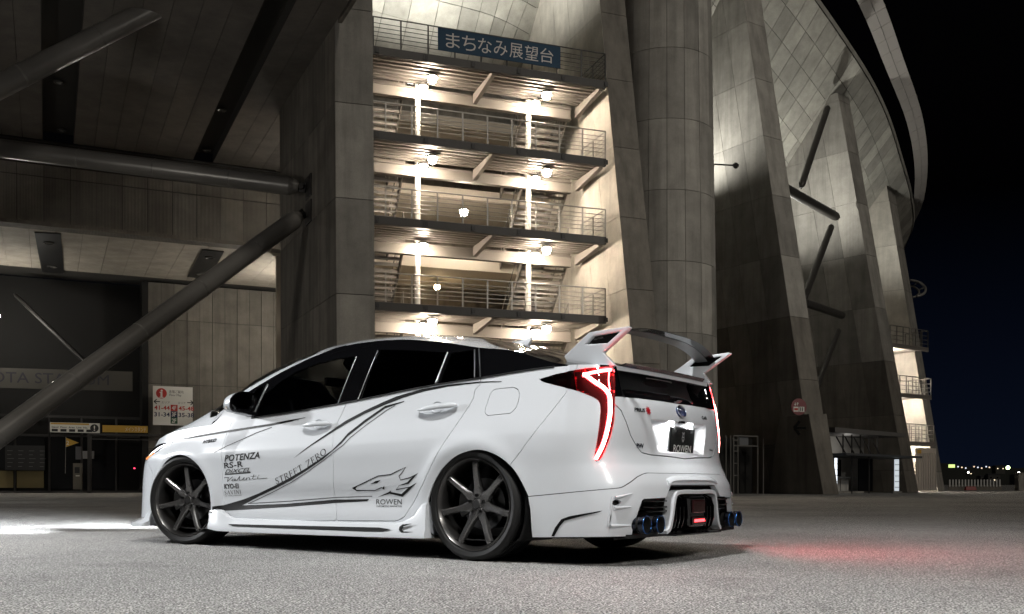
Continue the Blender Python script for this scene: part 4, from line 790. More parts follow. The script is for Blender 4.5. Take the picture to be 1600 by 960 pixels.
# outlines on the body: (distance along the plan contour, height) for the flank and tail, (x, y, z) for the cabin
BAKED = {
    'arch_f': [(0.9923, 0.2735), (1.0072, 0.4049), (1.1005, 0.4822), (1.2051, 0.5555), (1.346, 0.6293), (1.4755, 0.6528), (1.6036, 0.632), (1.7039, 0.5711), (1.7785, 0.4842), (1.8174, 0.38), (1.8217, 0.285)],
    'arch_r': [(3.8308, 0.3445), (3.8706, 0.431), (3.9492, 0.5314), (4.0542, 0.6001), (4.1546, 0.6288), (4.2325, 0.633), (4.3159, 0.6145), (4.4066, 0.5694), (4.4759, 0.5052), (4.5234, 0.4315), (4.5524, 0.3756)],
    'gap_fender': [(2.0396, 0.8804), (1.9571, 0.862), (1.9211, 0.7721), (1.9244, 0.6947), (1.9306, 0.5912), (1.9257, 0.4388), (1.9345, 0.3221), (1.9474, 0.2504), (1.9784, 0.2017), (2.012, 0.1845)],
    'gap_doors': [(3.1, 0.9513), (3.0703, 0.8869), (3.0298, 0.806), (3.028, 0.7524), (3.0432, 0.6415), (3.0461, 0.5766), (3.0287, 0.353), (3.0538, 0.2638), (3.0517, 0.2069)],
    'gap_rear': [(4.1711, 1.037), (4.1703, 1.0109), (4.1383, 0.9791), (4.136, 0.9345), (4.1073, 0.8836), (3.9984, 0.7233), (3.9713, 0.6867), (3.8893, 0.5702), (3.799, 0.4348), (3.6676, 0.2815), (3.6366, 0.2426), (3.5913, 0.2224), (3.5597, 0.216)],
    'fuel': [(4.2668, 0.972), (4.2928, 0.978), (4.4075, 0.9812), (4.4398, 0.97), (4.4574, 0.9401), (4.4556, 0.8968), (4.4443, 0.8612), (4.4145, 0.8335), (4.2559, 0.8269), (4.235, 0.8409), (4.2308, 0.8632), (4.2522, 0.9507)],
    'gap_bumper': [(4.5539, 0.3721), (4.5685, 0.3736), (4.7385, 0.3886), (4.9156, 0.4062), (5.0316, 0.4181), (5.0495, 0.4221), (5.0846, 0.4405), (5.1575, 0.4771), (5.2112, 0.4927), (5.2509, 0.4997), (5.6997, 0.4996)],
    'gap_quarter': [(4.4659, 0.5757), (4.5675, 0.6967), (4.7776, 0.9569)],
    'tail': [(4.5682, 1.0159), (4.6753, 1.0392), (4.7843, 1.0526), (4.879, 1.0632), (5.095, 1.0764), (5.0947, 1.0456), (5.0638, 0.8732), (5.0511, 0.7807), (5.0233, 0.6956), (4.9916, 0.6248), (4.9634, 0.5731), (4.9312, 0.5576), (4.9282, 0.573), (4.9417, 0.65), (4.9571, 0.7398), (4.9697, 0.8241), (4.97, 0.8705), (4.9564, 0.8923), (4.9176, 0.912), (4.8427, 0.9388), (4.723, 0.9704), (4.6248, 0.995)],
    'led': [(4.8643, 1.0306), (4.8808, 1.0279), (4.9432, 0.9904), (5.0106, 0.9522), (5.0359, 0.9174), (5.0352, 0.8721), (5.0306, 0.8199), (5.0096, 0.7406), (4.9792, 0.6503), (4.9369, 0.573)],
    'led2': [(4.8643, 1.0306), (4.9727, 1.0493), (5.0787, 1.0626)],
    'led3': [(5.0621, 1.0563), (5.0453, 1.0028), (5.0451, 0.9458)],
    'gap_hatch': [(5.0664, 0.8681), (5.105, 0.8401), (5.1362, 0.7839), (5.1698, 0.7067), (5.217, 0.6522), (5.2622, 0.6129), (5.3418, 0.6022), (5.558, 0.5969), (5.7191, 0.588)],
    'glass_low': [(5.0718, 0.9119), (5.298, 0.9174), (5.4635, 0.9168), (5.7191, 0.9142)],
    'plate_rec': [(5.3486, 0.8079), (5.6988, 0.8055), (5.7081, 0.6108), (5.4262, 0.6204)],
    'plate': [(5.4703, 0.7559), (5.7229, 0.7615), (5.7191, 0.6113), (5.5258, 0.6248)],
    'emblem': [(5.7006, 0.8585)],
    'prius': [(5.2046, 0.8309), (5.3553, 0.8334)],
    'opening': [(5.1038, 0.1992), (5.1135, 0.2418), (5.1355, 0.3013), (5.1667, 0.3592), (5.3758, 0.364), (5.4418, 0.4349), (5.6723, 0.4348)],
    'vent1': [(5.0103, 0.3538), (5.0281, 0.3571), (5.0243, 0.33), (5.0045, 0.3234)],
    'vent2': [(5.0023, 0.3031), (5.0127, 0.303), (5.0017, 0.2319), (4.9919, 0.232)],
    'slash': [(4.6889, 0.1583), (4.7132, 0.205), (4.7516, 0.2516), (4.7974, 0.2674), (4.9594, 0.2998), (4.945, 0.2906), (4.8371, 0.2612), (4.7709, 0.244), (4.74, 0.2114), (4.7071, 0.1587)],
    'swoosh': [(1.8269, 0.2819), (1.9342, 0.2929), (2.1276, 0.3335), (2.3022, 0.3787), (2.4776, 0.4302), (2.643, 0.4859), (2.8009, 0.5475), (2.9045, 0.5908), (3.0426, 0.6578), (3.1146, 0.7139), (3.159, 0.7606), (3.2859, 0.8389), (3.4467, 0.92), (3.6025, 0.9432), (3.6032, 0.9384), (3.4494, 0.904), (3.2903, 0.8202), (3.1648, 0.7409), (3.1193, 0.695), (2.9542, 0.5991), (2.7997, 0.5301), (2.6409, 0.464), (2.4729, 0.4087), (2.2971, 0.3568), (2.116, 0.2927), (2.5652, 0.3089), (3.0395, 0.342), (3.1259, 0.3428), (3.3333, 0.3474), (3.3167, 0.3334), (3.0399, 0.3205), (2.5681, 0.2877), (1.9676, 0.2552), (1.8248, 0.2534)],
    'swoosh2': [(2.6704, 0.6067), (2.8593, 0.7073), (3.032, 0.7976), (3.1149, 0.8399), (3.2743, 0.8983), (3.4316, 0.947), (3.5346, 0.975), (3.7369, 1.0092), (3.9331, 1.0225), (4.1678, 1.0282), (4.322, 1.0205), (4.3226, 1.0168), (4.169, 1.0199), (3.9346, 1.0117), (3.7394, 0.9913), (3.589, 0.9627), (3.4457, 0.9264), (3.278, 0.8779), (3.1197, 0.8192), (3.0371, 0.7797), (2.8624, 0.6968)],
    'line_a': [(2.1815, 0.3027), (2.2956, 0.3385), (2.4699, 0.392), (2.6404, 0.4489), (2.8004, 0.5161), (2.9732, 0.5965), (3.1383, 0.6847), (3.1871, 0.728), (3.3118, 0.8066), (3.4641, 0.8899), (3.5342, 0.9167), (3.5313, 0.9199), (3.4608, 0.893), (3.308, 0.8097), (3.183, 0.7308), (3.1345, 0.6875), (2.9703, 0.5995), (2.7975, 0.5192), (2.638, 0.4521), (2.4682, 0.3954), (2.2934, 0.342), (2.1786, 0.3063)],
    'line_b': [(2.1803, 0.3045), (2.5601, 0.3225), (3.0288, 0.3526), (3.3604, 0.3631), (3.3608, 0.3671), (3.029, 0.3567), (2.5596, 0.3267), (2.1795, 0.3089)],
    'line_c': [(1.3669, 0.7747), (1.499, 0.7713), (1.6152, 0.7788), (1.9334, 0.8028), (2.4085, 0.8349), (2.5972, 0.8565), (2.7321, 0.8759), (2.7313, 0.8776), (2.5913, 0.8677), (2.401, 0.8498), (1.9249, 0.8175), (1.6055, 0.793), (1.4917, 0.7819), (1.3651, 0.7776)],
    'line_d': [(1.8477, 0.6617), (1.9747, 0.7055), (2.1115, 0.7433), (2.255, 0.7863), (2.4116, 0.8209), (2.4076, 0.8259), (2.2498, 0.7918), (2.1063, 0.7479), (1.9707, 0.7088), (1.8456, 0.6637)],
    'wolf_a': [(3.6612, 0.5426), (3.6029, 0.5244), (3.5366, 0.501), (3.4295, 0.4925), (3.3208, 0.4562), (3.1999, 0.4169), (3.232, 0.3964), (3.3116, 0.3975), (3.3897, 0.3978), (3.4498, 0.4163), (3.4696, 0.4054), (3.4712, 0.4067), (3.4503, 0.4218), (3.3894, 0.4032), (3.3128, 0.403), (3.2354, 0.4035), (3.205, 0.4122), (3.324, 0.4501), (3.4315, 0.4865), (3.5384, 0.495), (3.6059, 0.5195), (3.662, 0.5412)],
    'wolf_a2': [(3.1977, 0.4139), (3.2541, 0.43), (3.2246, 0.4133), (3.2398, 0.398)],
    'wolf_b': [(3.6605, 0.5424), (3.6291, 0.5116), (3.6008, 0.4885), (3.6143, 0.4615), (3.6981, 0.4766), (3.76, 0.5036), (3.7589, 0.5049), (3.6956, 0.4819), (3.6158, 0.4669), (3.6074, 0.4874), (3.6339, 0.5088), (3.6626, 0.5413)],
    'wolf_c': [(3.7595, 0.5042), (3.6777, 0.4411), (3.591, 0.4302), (3.6684, 0.4513), (3.7099, 0.4811)],
    'wolf_d': [(3.744, 0.4461), (3.6159, 0.3628), (3.5106, 0.3815), (3.405, 0.3592), (3.5084, 0.3932), (3.5206, 0.401), (3.5223, 0.3919), (3.6089, 0.3807), (3.6778, 0.422)],
    'wolf_e': [(3.7434, 0.4468), (3.6816, 0.4242), (3.5699, 0.4094), (3.6014, 0.4329), (3.5994, 0.434), (3.5671, 0.4033), (3.6829, 0.4198), (3.7446, 0.4455)],
    'wolf_f': [(3.3523, 0.4399), (3.3855, 0.4491), (3.4048, 0.4582), (3.4504, 0.4647), (3.4193, 0.4464), (3.3983, 0.4445)],
    'wolf_g': [(3.475, 0.4282), (3.4699, 0.4034), (3.4589, 0.419)],
    't_potenza': [(1.9617, 0.5979), (2.3386, 0.6161), (1.9809, 0.6387)],
    't_rsr': [(1.956, 0.5506), (2.1596, 0.5605), (1.9596, 0.5908)],
    't_dixcel': [(1.9583, 0.5139), (2.2313, 0.5261), (1.9602, 0.5417)],
    't_valenti': [(1.9514, 0.4567), (2.4132, 0.4796), (1.9534, 0.4903)],
    't_kyoei': [(1.9473, 0.4074), (2.1004, 0.4122), (1.9503, 0.4419)],
    't_savini': [(1.9434, 0.3661), (2.1183, 0.3746), (1.946, 0.394)],
    't_sub1': [(1.9424, 0.3536), (2.1187, 0.3609), (1.9429, 0.3607)],
    't_rowen': [(3.3947, 0.3145), (3.6099, 0.3171), (3.3934, 0.348)],
    't_sub2': [(3.3969, 0.2984), (3.6116, 0.3013), (3.3954, 0.3086)],
    't_street': [(2.4941, 0.4327), (2.6426, 0.4808), (2.8004, 0.5417), (2.9061, 0.5887), (2.9909, 0.6324)],
    't_prius': [(5.2059, 0.8363), (5.3422, 0.8327), (5.212, 0.8579)],
    't_synergy': [(1.6827, 0.7303), (1.8333, 0.7403), (1.6717, 0.7515)],
    't_s': [(5.2281, 0.6315), (5.3165, 0.6284), (5.2298, 0.6631)],
    'handle_f': [(2.737, 0.8163), (2.7909, 0.8228), (2.8821, 0.8237), (2.9957, 0.8237), (2.863, 0.8538), (2.8729, 0.7905)],
    'handle_r': [(3.7381, 0.8737), (3.8081, 0.8783), (3.9299, 0.888), (4.0298, 0.8947), (3.869, 0.929), (3.8735, 0.8487)],
    'mirror_base': [(2.0908, 0.8838)],
    'bump_line': [(4.7423, 0.4384)],
    'g_front': [(1.9464, 0.8119, 0.8971), (1.927, 0.7444, 1.0641), (1.8055, 0.7067, 1.1442), (1.6795, 0.6748, 1.2092), (1.4874, 0.654, 1.2544), (1.2926, 0.6475, 1.273), (1.1338, 0.6463, 1.278), (1.135, 0.8144, 0.9498), (1.4773, 0.8117, 0.9302)],
    'g_quarterf': [(2.0486, 0.8058, 0.9059), (2.0887, 0.751, 1.0453), (2.0234, 0.7203, 1.1114), (1.9638, 0.7135, 1.1264), (1.9769, 0.8089, 0.9029)],
    'g_rear': [(0.948, 0.8113, 0.9729), (0.9481, 0.6306, 1.3068), (0.6673, 0.6487, 1.2784), (0.3469, 0.6709, 1.237), (0.3274, 0.8058, 1.0295)],
    'g_quarterr': [(0.2909, 0.8052, 1.0319), (0.3096, 0.6736, 1.2319), (0.1331, 0.661, 1.2385), (0.0136, 0.7953, 1.0521)],
    'divider': [(1.9821, 0.8102, 0.8986), (1.9535, 0.8115, 0.8974), (1.915, 0.7037, 1.1466), (1.9403, 0.705, 1.1436)],
    'panel_q': [(2.3392, 0.8085, 0.8695), (2.3525, 0.7927, 0.9188), (2.3208, 0.7784, 0.9594), (2.2273, 0.7627, 1.0153), (2.0919, 0.7707, 0.9993), (1.984, 0.8086, 0.9032)],
}
WING_UP = dict(y0=.62, k=.18, outline=[(-.482, 1.154), (-.66, 1.270), (-.908, 1.280), (-.912, 1.270), (-.735, 1.155), (-.800, 1.082), (-.682, 1.085), (-.503, 1.107)],
               slot=[(-.632, 1.207), (-.683, 1.246), (-.855, 1.258), (-.768, 1.203)], blade=(-.665, 1.238), rise=.082)
# ================================================================= the car
CAR_YAW = .62885
car = thing('parked_car', 'white lowered hatchback with body kit, big rear wing and racing decals', 'car', (.27985, 6.3678, 0), 0)
car.rotation_euler = (0, 0, math.atan2(math.sin(CAR_YAW), -math.cos(CAR_YAW)))   # car x points away to the left

paint = mat('pearl_white_paint', (.70, .73, .765), .24, 0, 1.)
_n = NT(paint); _g = _n.add('ShaderNodeTexNoise', {'Scale': 900., 'Detail': 1.}); _n.l.new(_n.ramp(_g.outputs[0], [(.3, .22), (.7, .30)]).outputs[0], _n.b.inputs['Roughness'])
black_gloss = mat('black_gloss_trim', (.003, .003, .0035), .06, 0, .3, spec=.35)
black_matt = mat('black_plastic', (.012, .012, .013), .45)
void_black = mat('cavity_black', (.004, .004, .004), .8)
decal_black = mat('decal_film_black', (.003, .003, .003), .5, spec=.15)
rubber = mat('tyre_rubber', (.010, .010, .010), .6, spec=.3)
gunmetal = mat('gunmetal_wheel', (.135, .133, .132), .25, .7, .6)
steel = mat('brushed_steel', (.55, .55, .56), .28, 1.)
chrome = mat('chrome', (.75, .76, .78), .07, 1.)
blue_ti = mat('blued_titanium', (.012, .030, .085), .2, 1., .4)
pipe_dark = mat('dark_exhaust_steel', (.05, .055, .07), .25, 1.)
emblem_blue = mat('emblem_blue', (.01, .03, .16), .15, .3, .5)
lens_red = mat('red_lens', (.40, .006, .014), .10, 0, .6, emit=(1., .02, .035), estr=.14)
_nl = NT(lens_red); _tl = _nl.add('ShaderNodeTexCoord'); _vl = _nl.add('ShaderNodeTexVoronoi', {'Vector': _tl.outputs['Object'], 'Scale': 95.}); _nl.bump(_vl.outputs['Distance'], .8, .01)
lens_dark = mat('smoked_lens', (.03, .008, .009), .08, 0, .6)
led_red = mat('tail_lamp_led', (1, .1, .08), .4, emit=(1., .045, .05), estr=42.)
led_hot = mat('tail_lamp_core', (1, .5, .45), .4, emit=(1., .36, .32), estr=60.)
badge_red = mat('badge_red', (.45, .01, .02), .3, 0, .4)
plate_black = mat('plate_black', (.012, .013, .013), .25)
plate_white = mat('plate_white', (.8, .8, .78), .4)
seat_cloth = mat('seat_cloth', (.02, .02, .022), .8)
def glass_mat(name, tint, gloss=.5):
    m = bpy.data.materials.new(name); m.use_nodes = True; t = m.node_tree; n = t.nodes; n.clear()
    o = n.new('ShaderNodeOutputMaterial'); mx = n.new('ShaderNodeMixShader'); tr = n.new('ShaderNodeBsdfTransparent'); gl = n.new('ShaderNodeBsdfGlossy'); fr = n.new('ShaderNodeFresnel')
    tr.inputs[0].default_value = (*tint, 1); gl.inputs['Roughness'].default_value = .02; gl.inputs['Color'].default_value = (.9, .9, .9, 1); fr.inputs[0].default_value = 1.6
    t.links.new(fr.outputs[0], mx.inputs[0]); t.links.new(tr.outputs[0], mx.inputs[1]); t.links.new(gl.outputs[0], mx.inputs[2]); t.links.new(mx.outputs[0], o.inputs[0])
    return m
glass_front = glass_mat('door_glass', (.84, .86, .84))
glass_dark = glass_mat('privacy_glass', (.05, .052, .055))
glass_clear = glass_mat('clear_lens', (.8, .8, .8))
carbon = mat('carbon_fibre', (.012, .012, .013), .22, .3, .8)
_n = NT(carbon); _tc = _n.add('ShaderNodeTexCoord'); _ck = _n.add('ShaderNodeTexChecker', {'Vector': _tc.outputs['Object'], 'Scale': 260., 'Color1': (.006, .006, .007, 1), 'Color2': (.028, .028, .03, 1)}); _n.l.new(_ck.outputs[0], _n.b.inputs['Base Color'])

# ---- surface pieces: V points, A outline coordinates, N normals, F faces
def grid_surf(G, A):
    n, m = G.shape[:2]
    du = np.gradient(G, axis=0); dv = np.gradient(G, axis=1); N = np.cross(dv, du); L = np.linalg.norm(N, axis=2, keepdims=True); N = N/np.maximum(L, 1e-12)
    idx = np.arange(n*m).reshape(n, m)
    F = [(idx[i, j], idx[i+1, j], idx[i+1, j+1], idx[i, j+1]) for i in range(n-1) for j in range(m-1)]
    return dict(V=G.reshape(-1, 3).copy(), A=A.reshape(n*m, -1).copy(), N=N.reshape(-1, 3), F=F)
def compact(M):
    used = sorted({i for f in M['F'] for i in f}); mp = {k: i for i, k in enumerate(used)}
    if not used: return dict(V=np.zeros((0, 3)), A=M['A'][:0], N=np.zeros((0, 3)), F=[])
    return dict(V=M['V'][used], A=M['A'][used], N=M['N'][used], F=[tuple(mp[i] for i in f) for f in M['F']])
def split(M, val):
    """cut a surface along val = 0; returns (val < 0, val >= 0)"""
    V = list(M['V']); A = list(M['A']); N = list(M['N']); val = np.asarray(val); cache = {}; neg, pos = [], []; sg = val < 0
    def cut(a, b):
        k = (a, b) if a < b else (b, a)
        if k not in cache:
            t = val[k[0]]/(val[k[0]]-val[k[1]]); cache[k] = len(V)
            V.append(V[k[0]]+(V[k[1]]-V[k[0]])*t); A.append(A[k[0]]+(A[k[1]]-A[k[0]])*t)
            nn = N[k[0]]+(N[k[1]]-N[k[0]])*t; N.append(nn/max(np.linalg.norm(nn), 1e-9))
        return cache[k]
    for f in M['F']:
        s = [sg[i] for i in f]
        if all(s): neg.append(f); continue
        if not any(s): pos.append(f); continue
        a, b = [], []
        for i in range(len(f)):
            p, q = f[i], f[(i+1) % len(f)]
            (a if sg[p] else b).append(p)
            if sg[p] != sg[q]:
                c = cut(p, q); a.append(c); b.append(c)
        if len(a) > 2: neg.append(tuple(a))
        if len(b) > 2: pos.append(tuple(b))
    V = np.array(V); A = np.array(A); N = np.array(N)
    return compact(dict(V=V, A=A, N=N, F=neg)), compact(dict(V=V, A=A, N=N, F=pos))
def sdf(P, poly):
    """signed distance to a polygon, negative inside"""
    P = np.asarray(P)[:, :2]; Q = np.array(poly, float)[:, :2]; d = np.full(len(P), 1e9); ins = np.zeros(len(P), bool)
    for a, b in zip(Q, np.roll(Q, -1, 0)):
        e = b-a; w = P-a; t = np.clip((w@e)/max(e@e, 1e-12), 0, 1); d = np.minimum(d, np.linalg.norm(w-t[:, None]*e, axis=1))
        if a[1] != b[1]:
            c = ((a[1] > P[:, 1]) != (b[1] > P[:, 1])) & (P[:, 0] < (b[0]-a[0])*(P[:, 1]-a[1])/(b[1]-a[1])+a[0]); ins ^= c
    return np.where(ins, -d, d)
def carve(M, poly, gap=.002):
    v = sdf(M['A'], poly); inside, _ = split(M, v+gap); _, rest = split(M, v-gap); return inside, rest
def solid(M, depth=.014, direc=None):
    """give a surface piece turned-in edges"""
    V = M['V'] if len(M['V']) else np.zeros((0, 3)); n = len(V); cnt = {}
    for f in M['F']:
        for a, b in zip(f, f[1:]+f[:1]): cnt[(a, b)] = cnt.get((a, b), 0)+1
    V2 = [V]; N2 = [M['N']]; F = list(M['F']); k = n
    for (a, b) in [e for e in cnt if (e[1], e[0]) not in cnt]:
        if abs(V[a][1]) < 1e-6 and abs(V[b][1]) < 1e-6: continue
        e = V[b]-V[a]
        da = -M['N'][a]*depth if direc is None else np.array(direc)*depth; db = -M['N'][b]*depth if direc is None else da
        nn = np.cross(e, M['N'][a]); nn = nn/max(np.linalg.norm(nn), 1e-9)
        V2.append(np.array([V[a], V[b], V[b]+db, V[a]+da])); N2.append(np.array([nn]*4)); F.append((k, k+3, k+2, k+1)); k += 4
    return dict(V=np.vstack(V2), N=np.vstack(N2), F=F)
def mirror(M): return dict(V=M['V']*[1, -1, 1], N=M['N']*[1, -1, 1], F=[tuple(f[::-1]) for f in M['F']])
def both(M):
    B = mirror(M); n = len(M['V']); return dict(V=np.vstack([M['V'], B['V']]), N=np.vstack([M['N'], B['N']]), F=M['F']+[tuple(i+n for i in f) for f in B['F']])
def put(name, M, m, parent=car): return part(name, M['V'], M['F'], m, parent, normals=M['N'])
def pair(name, M, m, parent=car):
    return put(name, M, m, parent), put(name, mirror(M), m, parent)

WG, WS = wrap_grid(); UG = upper_grid()
wrap = grid_surf(WG, np.stack([WS, WG[:, :, 2]], 2))
if np.mean(wrap['N'][(wrap['A'][:, 0] > 2.5) & (wrap['A'][:, 0] < 3.5)][:, 1]) < 0:
    wrap['N'] = -wrap['N']; wrap['F'] = [f[::-1] for f in wrap['F']]
# a face order that agrees with the normals
_f = wrap['F'][len(wrap['F'])//2]; _c = np.cross(wrap['V'][_f[1]]-wrap['V'][_f[0]], wrap['V'][_f[2]]-wrap['V'][_f[0]])
if _c@wrap['N'][_f[0]] < 0: wrap['F'] = [f[::-1] for f in wrap['F']]
WN = wrap['N'].reshape(WG.shape)
def on_body(s, z, off=0.):
    """point on the flank or tail at contour distance s and height z"""
    t = np.clip((s-plan_s[0])/(plan_s[-1]-plan_s[0])*(len(plan_s)-1), 0, len(plan_s)-1.001); i = int(t); t -= i
    c = WG[i]*(1-t)+WG[i+1]*t; nn = WN[i]*(1-t)+WN[i+1]*t
    q = np.array([np.interp(z, c[:, 2], c[:, k]) for k in range(3)]); n_ = np.array([np.interp(z, c[:, 2], nn[:, k]) for k in range(3)]); n_ /= np.linalg.norm(n_)
    if s > plan_s[-1]: q[1] = -(s-plan_s[-1])
    return q+n_*off, n_
B = BAKED
S_END = plan_s[-1]
def arch(s0, rs, zc, rz, n=40): return [(s0-rs, 0.0)]+[(s0-rs*math.cos(a), zc+rz*math.sin(a)) for a in np.linspace(0, math.pi, n)]+[(s0+rs, 0.0)]
S_F = float(np.interp(-2.70, -plan_xy[:, 0], plan_s)); S_R = float(np.interp(0.0, -plan_xy[:, 0], plan_s))
body = wrap
liner = wrap
ARCH_R = [(3.835, .0), (3.832, .24)]+[tuple(q) for q in catmull(B['arch_r'], 40)[0]]+[(4.566, .30), (4.572, .0)]
for pl_, lin in ((arch(S_F, .352, .30, .353), arch(S_F, .382, .30, .383)), (ARCH_R, arch(S_R+.005, .40, .29, .38))):
    _, body = split(body, sdf(body['A'], pl_)); _, liner = split(liner, sdf(liner['A'], lin))
# the opening under the tail
opening = B['opening'][:6]+[(6.0, B['opening'][5][1]), (6.0, 0.0), (B['opening'][0][0], 0.0)]
_, liner = split(liner, sdf(liner['A'], opening)); _, liner = split(liner, sdf(liner['A'], [(5.34, .83), (6., .83), (6., .60), (5.38, .60)])); _, liner = split(liner, sdf(liner['A'], [(.3, .60), (1.35, .60), (1.35, .78), (.3, .78)]))
hatch_top = [(B['glass_low'][0][0]-.05, .913)]+B['glass_low'][1:]+[(6., .914)]
tail_poly = B['tail']
tail, body = carve(body, tail_poly, .0012)
rear_glass, body = carve(body, [(4.99, .913)]+B['glass_low'][1:]+[(6., .914), (6., 1.3), (4.99, 1.3)], .002)
_, rear_glass = split(rear_glass, 5.02-rear_glass['A'][:, 0]) if False else (None, rear_glass)
hatch, body = carve(body, B['gap_hatch']+[(6., .593), (6., 1.0), (5.0, 1.0), (5.0, .872)], .003)
bumper, body = carve(body, [(4.50, .365)]+B['gap_bumper']+[(6., .4998), (6., .0), (4.50, .0)], .0022)
rear_cover, body = carve(body, [(4.40, .50), (4.4659, .5757), (4.5676, .6967), (4.7759, .9574), (4.80, 1.0), (4.9, 1.3), (6., 1.3), (6., .2), (4.4, .2)], .0016)
fdoor, body = carve(body, B['gap_fender'][1:]+B['gap_doors'][::-1][0:]+[(3.1, 1.3), (2.02, 1.3)], .0022)
rdoor, body = carve(body, [(3.1, 1.3)]+B['gap_doors']+B['gap_rear'][::-1]+[(4.172, 1.3)], .0022)
fuel, body = carve(body, B['fuel'], .0018)
front_bumper, body = carve(body, [(-.1, -.1), (1.115, -.1), (1.115, .45), (1.02, .56), (.95, .61), (-.1, .60)], .002)
headlight, body = carve(body, [(.40, .605), (.93, .625), (1.03, .665), (1.30, .752), (1.05, .745), (.80, .70), (.40, .655)], .002)
sill, body = split(body, body['A'][:, 1]-.187)
fender, quarter = split(body, body['A'][:, 0]-2.9)
_, fender = split(fender, .19-fender['A'][:, 1]) if False else (None, fender)

# lower fender zones belong to the fender / quarter panel
P_fd = pair('front_door', solid(fdoor), paint); P_rd = pair('rear_door', solid(rdoor), paint)
P_fe = pair('front_fender', solid(fender), paint); P_qu = pair('quarter_panel', solid(quarter), paint)
pair('fuel_door', solid(fuel), paint)[1].name = 'charge_flap'
pair('sill', solid(sill), paint)
put('rear_bumper_cover', both(solid(rear_cover)), paint)
put('front_bumper', both(solid(front_bumper)), paint)
for o in pair('headlight', solid(headlight), glass_clear):
    pass
_hl = dict(V=headlight['V']-headlight['N']*.016, N=headlight['N'], F=headlight['F']); pair('headlight_reflector', _hl, chrome)
_hl = dict(V=liner['V']-liner['N']*.022, N=liner['N'], F=liner['F']); put('inner_shell', both(_hl), void_black)

for sy in (1, -1):
    for nm, pts, r, mm in (('running_light', [(1.24, .742), (1.10, .722), (1.0, .688), (.93, .650)], .006, mat('running_light_led', (1, 1, 1), .4, emit=(.95, .98, 1), estr=5.)), ('front_indicator', [(1.02, .676), (.96, .650), (.90, .635)], .010, mat('amber_lens', (.8, .25, .06), .2, emit=(1, .35, .12), estr=.8))):
        q = [on_body(a, b, -.004)[0] for a, b in catmull(pts, 14)[0]]; MB().tube([(p[0], p[1]*sy, p[2]) for p in q], r, 8).build(nm, mm, car, 60)
# ---- rear bumper of the kit
for o_ in ('vent1', 'vent2'): pass
bump = bumper
_, bump = split(bump, sdf(bump['A'], opening))
for k in ('vent1', 'vent2'): _, bump = split(bump, sdf(bump['A'], [(a-.012 if a < 5.0145 else a+.012, b) for a, b in B[k]]))
bump['V'] = bump['V']+bump['N']*.004
rb = put('rear_bumper', both(solid(bump, .03)), paint)

# ---- cabin: side strip (belt to roof crease) and top
def grid_part(G, lo, hi):
    g = G[:, lo:hi]; s = grid_surf(g, g.copy()); f = s['F'][len(s['F'])//2]
    if s['N'][:, 2].mean() < 0: s['N'] = -s['N']
    c = np.cross(s['V'][f[1]]-s['V'][f[0]], s['V'][f[2]]-s['V'][f[0]])
    if c@s['N'][f[0]] < 0: s['F'] = [q[::-1] for q in s['F']]
    return s
strip = grid_part(UG, 0, NT1); top = grid_part(UG, NT1-1, NT1+NT2)
def reA(M, c): M = dict(M); M['A'] = M['V'][:, c]; return M
strip = reA(strip, [0, 2]); 
_, strip = split(strip, -.64-strip['A'][:, 0]) [::-1] if False else (None, strip)
strip, front_strip = split(strip, strip['A'][:, 0]-2.42)
rear_strip, strip = split(strip, strip['A'][:, 0]+.62)
xz = lambda k: [(p[0], p[2]) for p in B[k]]
frames = []
gfront, strip = carve(strip, xz('g_front'), .0); grear, strip = carve(strip, xz('g_rear'), .0); gqr, strip = carve(strip, xz('g_quarterr'), .0); gqf, strip = carve(strip, xz('g_quarterf'), .0)
_gf = xz('panel_q'); panelq, strip = carve(strip, [(2.45, .84)]+_gf[1:]+[(_gf[-1][0], .87)], .0015)
put('window_frame', both(solid(strip, .012)), black_gloss)
for nm, g, gm in (('front_door_glass', gfront, glass_front), ('rear_door_glass', grear, glass_dark), ('rear_quarter_glass', gqr, glass_dark), ('front_quarter_glass', gqf, glass_front)):
    g = dict(V=g['V']-g['N']*.006, N=g['N'], F=g['F']); pair(nm, g, gm)
pair('mirror_panel', solid(panelq), mat('satin_panel', (.5, .51, .52), .3, .3, .3))
top = reA(top, [0, 1])
X, Y = top['A'][:, 0], top['A'][:, 1]; ey_ = edge_at(X)[0]
lip, top = split(top, X+.655)
X, Y = top['A'][:, 0], top['A'][:, 1]
val = X-(.47-.61*(Y/.67)**2)
hglass, _ = split(top, val+.002); _, top = split(top, val-.002)
X, Y = top['A'][:, 0], top['A'][:, 1]
cowl = 2.95-.42*(Y/.74)**2
_, hood = split(top, cowl+.03-X); hood_, top = split(top, cowl+.03-X)
hood = hood_
X, Y = top['A'][:, 0], top['A'][:, 1]; ey_ = edge_at(X)[0]
val = np.maximum(np.maximum(X-(2.95-.42*(Y/.74)**2), (1.66-.05*(Y/.6)**2)-X), Y-(ey_-.05))
wshield, _ = split(top, val+.003); _, roof = split(top, val-.003)
put('roof', both(solid(roof)), paint)
put('windscreen', both(dict(V=wshield['V'], N=wshield['N'], F=wshield['F'])), glass_front)
put('hood', both(solid(hood)), paint)
pair('hood_edge', front_strip, paint)
put('hatch_glass', both(solid(hglass)), black_gloss)
